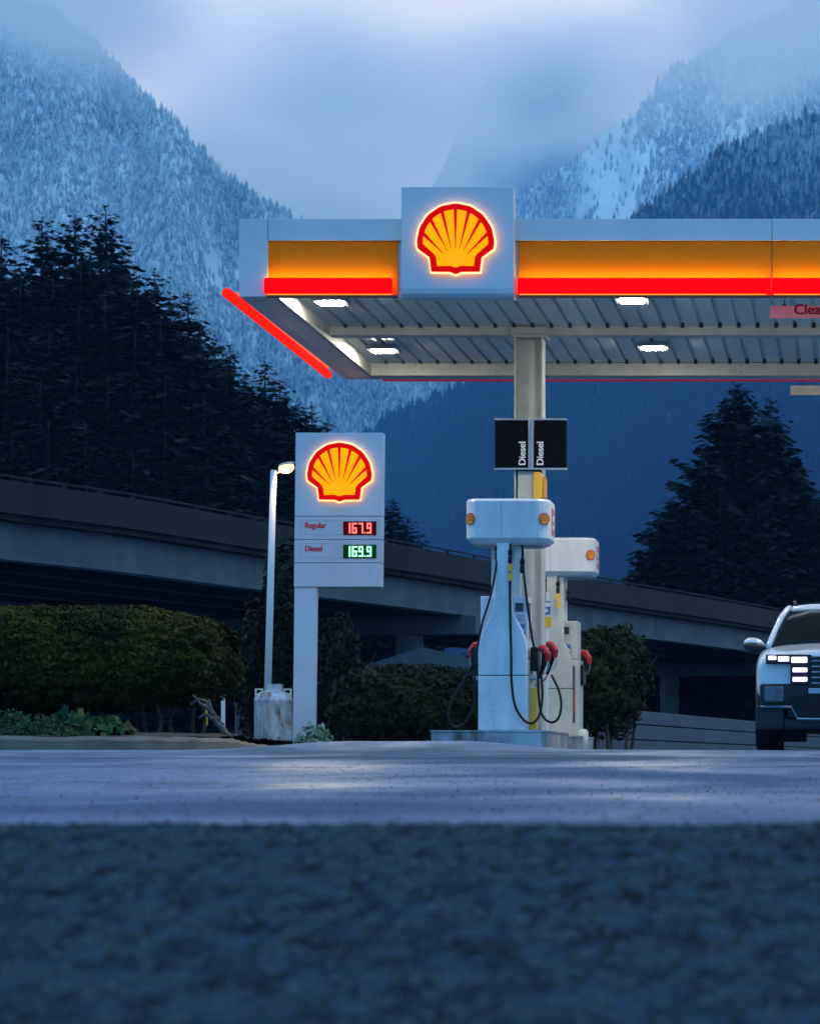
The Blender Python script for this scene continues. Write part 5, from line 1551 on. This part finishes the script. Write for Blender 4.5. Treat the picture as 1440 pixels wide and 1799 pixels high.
for s in (-1, 1):
    obj('pillar', tube(BM(), smooth_path([cp(s*.80, 1.08, 1.13), cp(s*.725, 1.40, 1.33), cp(s*.655, 1.68, 1.49), cp(s*.59, 1.98, 1.588), cp(s*.575, 2.3, 1.61)], 5), .034, 8), M['car_paint'], car, smooth=True)
    obj('roof_rail', tube(BM(), smooth_path([cp(s*.50, 1.98, 1.625), cp(s*.52, 2.15, 1.675), cp(s*.53, 2.8, 1.69), cp(s*.52, 3.7, 1.65), cp(s*.50, 3.95, 1.58)], 4), .017, 6), M['car_dark'], car, smooth=True)
    # mirror
    mr_ = BM(); bmesh.ops.create_uvsphere(mr_, u_segments=20, v_segments=12, radius=1, matrix=Matrix.Translation(cp(s*.965, 1.42, 1.165)) @ Matrix.Rotation(R(-14*s), 4, 'Y') @ Matrix.Diagonal((.13, .09, .075, 1)))
    mo = obj('wing_mirror', mr_, M['car_paint'], car, smooth=True)
    mb_ = BM(); bmesh.ops.create_uvsphere(mb_, u_segments=20, v_segments=10, radius=1, matrix=Matrix.Translation(cp(s*.962, 1.39, 1.132)) @ Matrix.Rotation(R(-10*s), 4, 'Y') @ Matrix.Diagonal((.142, .112, .062, 1)))
    obj('mirror_base', mb_, M['car_dark'], mo, smooth=True)
    obj('mirror_arm', tube(BM(), [cp(s*.88, 1.42, 1.12), cp(s*.78, 1.45, 1.09)], .03, 8), M['car_dark'], mo)
    # running lights
    def blk(x0, x1, z0, z1, y, sk=0.0):
        bm = BM()
        P = [(x0, z0), (x1, z0), (x1 , z1), (x0 + sk, z1)]
        P = [(cX + s*a, gz_c + b) for a, b in P]
        prism_xz(bm, P, CYF+y, CYF+y+.05)
        return bm
    y_ = -.035
    obj('lamp_housing', blk(.30, .80, .905, 1.005, -.02, -.0), M['car_dark'], car, bevel=.012)
    for (a0, a1, z0, z1, yy) in ((.345, .52, .918, .978, y_), (.345, .505, .820, .866, y_), (.345, .505, .722, .768, y_), (.545, .665, .932, .985, y_+.004), (.685, .775, .948, .990, y_+.006)):
        obj('running_light', blk(a0, a1, z0, z1, yy), M['drl'], car, bevel=.008)
    obj('lamp_housing', blk(.318, .53, .69, .903, -.022), M['car_dark'], car, bevel=.01)
    # lower headlamp box and cladding
    obj('bumper_cladding', blk(.33, .865, .47, .70, -.005), M['car_dark'], car, bevel=.03)
    obj('headlamp', blk(.60, .82, .505, .675, -.03), M['lens_grey'], car, bevel=.04, seg=4)
    obj('lamp_surround', blk(.575, .845, .487, .695, -.018), M['car_dark'], car, bevel=.035)
    obj('bumper_trim', tube(BM(), [cp(s*.86, .0, .46), cp(s*.52, -.02, .455), cp(s*.45, -.03, .33), cp(s*.0, -.04, .325)], .014, 6), M['chrome'], car)
    obj('wheel_arch', blk(.60, .91, .22, .475, .03), M['car_dark'], car, bevel=.03)
# grille
gr = obj('grille', bx(cX-.315, cX+.315, CYF-.012, CYF+.08, gz_c+.66, gz_c+.985), M['car_dark'], car, bevel=.01)
bm = BM()
for k in range(5):
    z = gz_c + .70 + k*.058
    for s in (-1, 1):
        for q in range(3): box(bm, *sorted((cX + s*(.012 + q*.1), cX + s*(.095 + q*.1))), CYF-.03, CYF-.0135, z, z+.012)
split(obj('grille_bar', bm, M['chrome'], gr))
obj('grille_surround', bx(cX-.335, cX+.335, CYF-.02, CYF+.04, gz_c+.59, gz_c+.655), M['chrome'], car, bevel=.01)
obj('lower_intake', bx(cX-.56, cX+.56, CYF-.01, CYF+.05, gz_c+.34, gz_c+.585), M['black'], car, bevel=.02)
obj('bumper', bx(cX-.60, cX+.60, CYF+.02, CYF+.3, gz_c+.22, gz_c+.335), M['car_dark'], car, bevel=.03)
obj('underbody', bx(cX-.80, cX+.80, CYF+.25, CYF+4.2, gz_c+.22, gz_c+.56), M['black'], car)
for s in (-1, 1):
    obj('suspension_arm', bx(*sorted((cX+s*.36, cX+s*.68)), CYF+.75, CYF+1.0, gz_c+.10, gz_c+.34), M['black'], car, bevel=.02)
    for yy in (.86, 3.6):
        xw = cX + s*.80
        prof = [(.20, xw - .13), (.345, xw-.13), (.365, xw-.10), (.37, xw), (.365, xw+.10), (.345, xw+.13), (.20, xw+.13)]
        tyre = obj('wheel', lathe(BM(), prof, 0, CYF+yy, 36, axis='x', cz=gz_c+.365), M['rubber'], car, smooth=False)
        prof = [(.05, xw+s*.05), (.10, xw+s*.09), (.21, xw+s*.10), (.215, xw+s*.118)]
        obj('rim', lathe(BM(), prof, 0, CYF+yy, 24, axis='x', cz=gz_c+.365), M['grey_metal'], tyre)

car.scale = (1, 1, 1.05)
# ------------------------------------------------------------------ haze
hz = bpy.data.materials.new('haze'); hz.use_nodes = True
t = hz.node_tree; t.nodes.clear()
o_ = t.nodes.new('ShaderNodeOutputMaterial'); pv = t.nodes.new('ShaderNodeVolumePrincipled')
pv.inputs['Density'].default_value = 1.15e-4
pv.inputs['Color'].default_value = (0.20, 0.53, 0.95, 1)
pv.inputs['Absorption Color'].default_value = (1, 1, 1, 1)
pv.inputs['Anisotropy'].default_value = 0.0
t.links.new(pv.outputs[0], o_.inputs['Volume'])
hb = obj('haze', bx(-5600, 5600, -1600, 13600, -2.2, 3300), hz)
tag(hb, 'pale blue evening haze filling the valley', 'haze', kind='stuff')
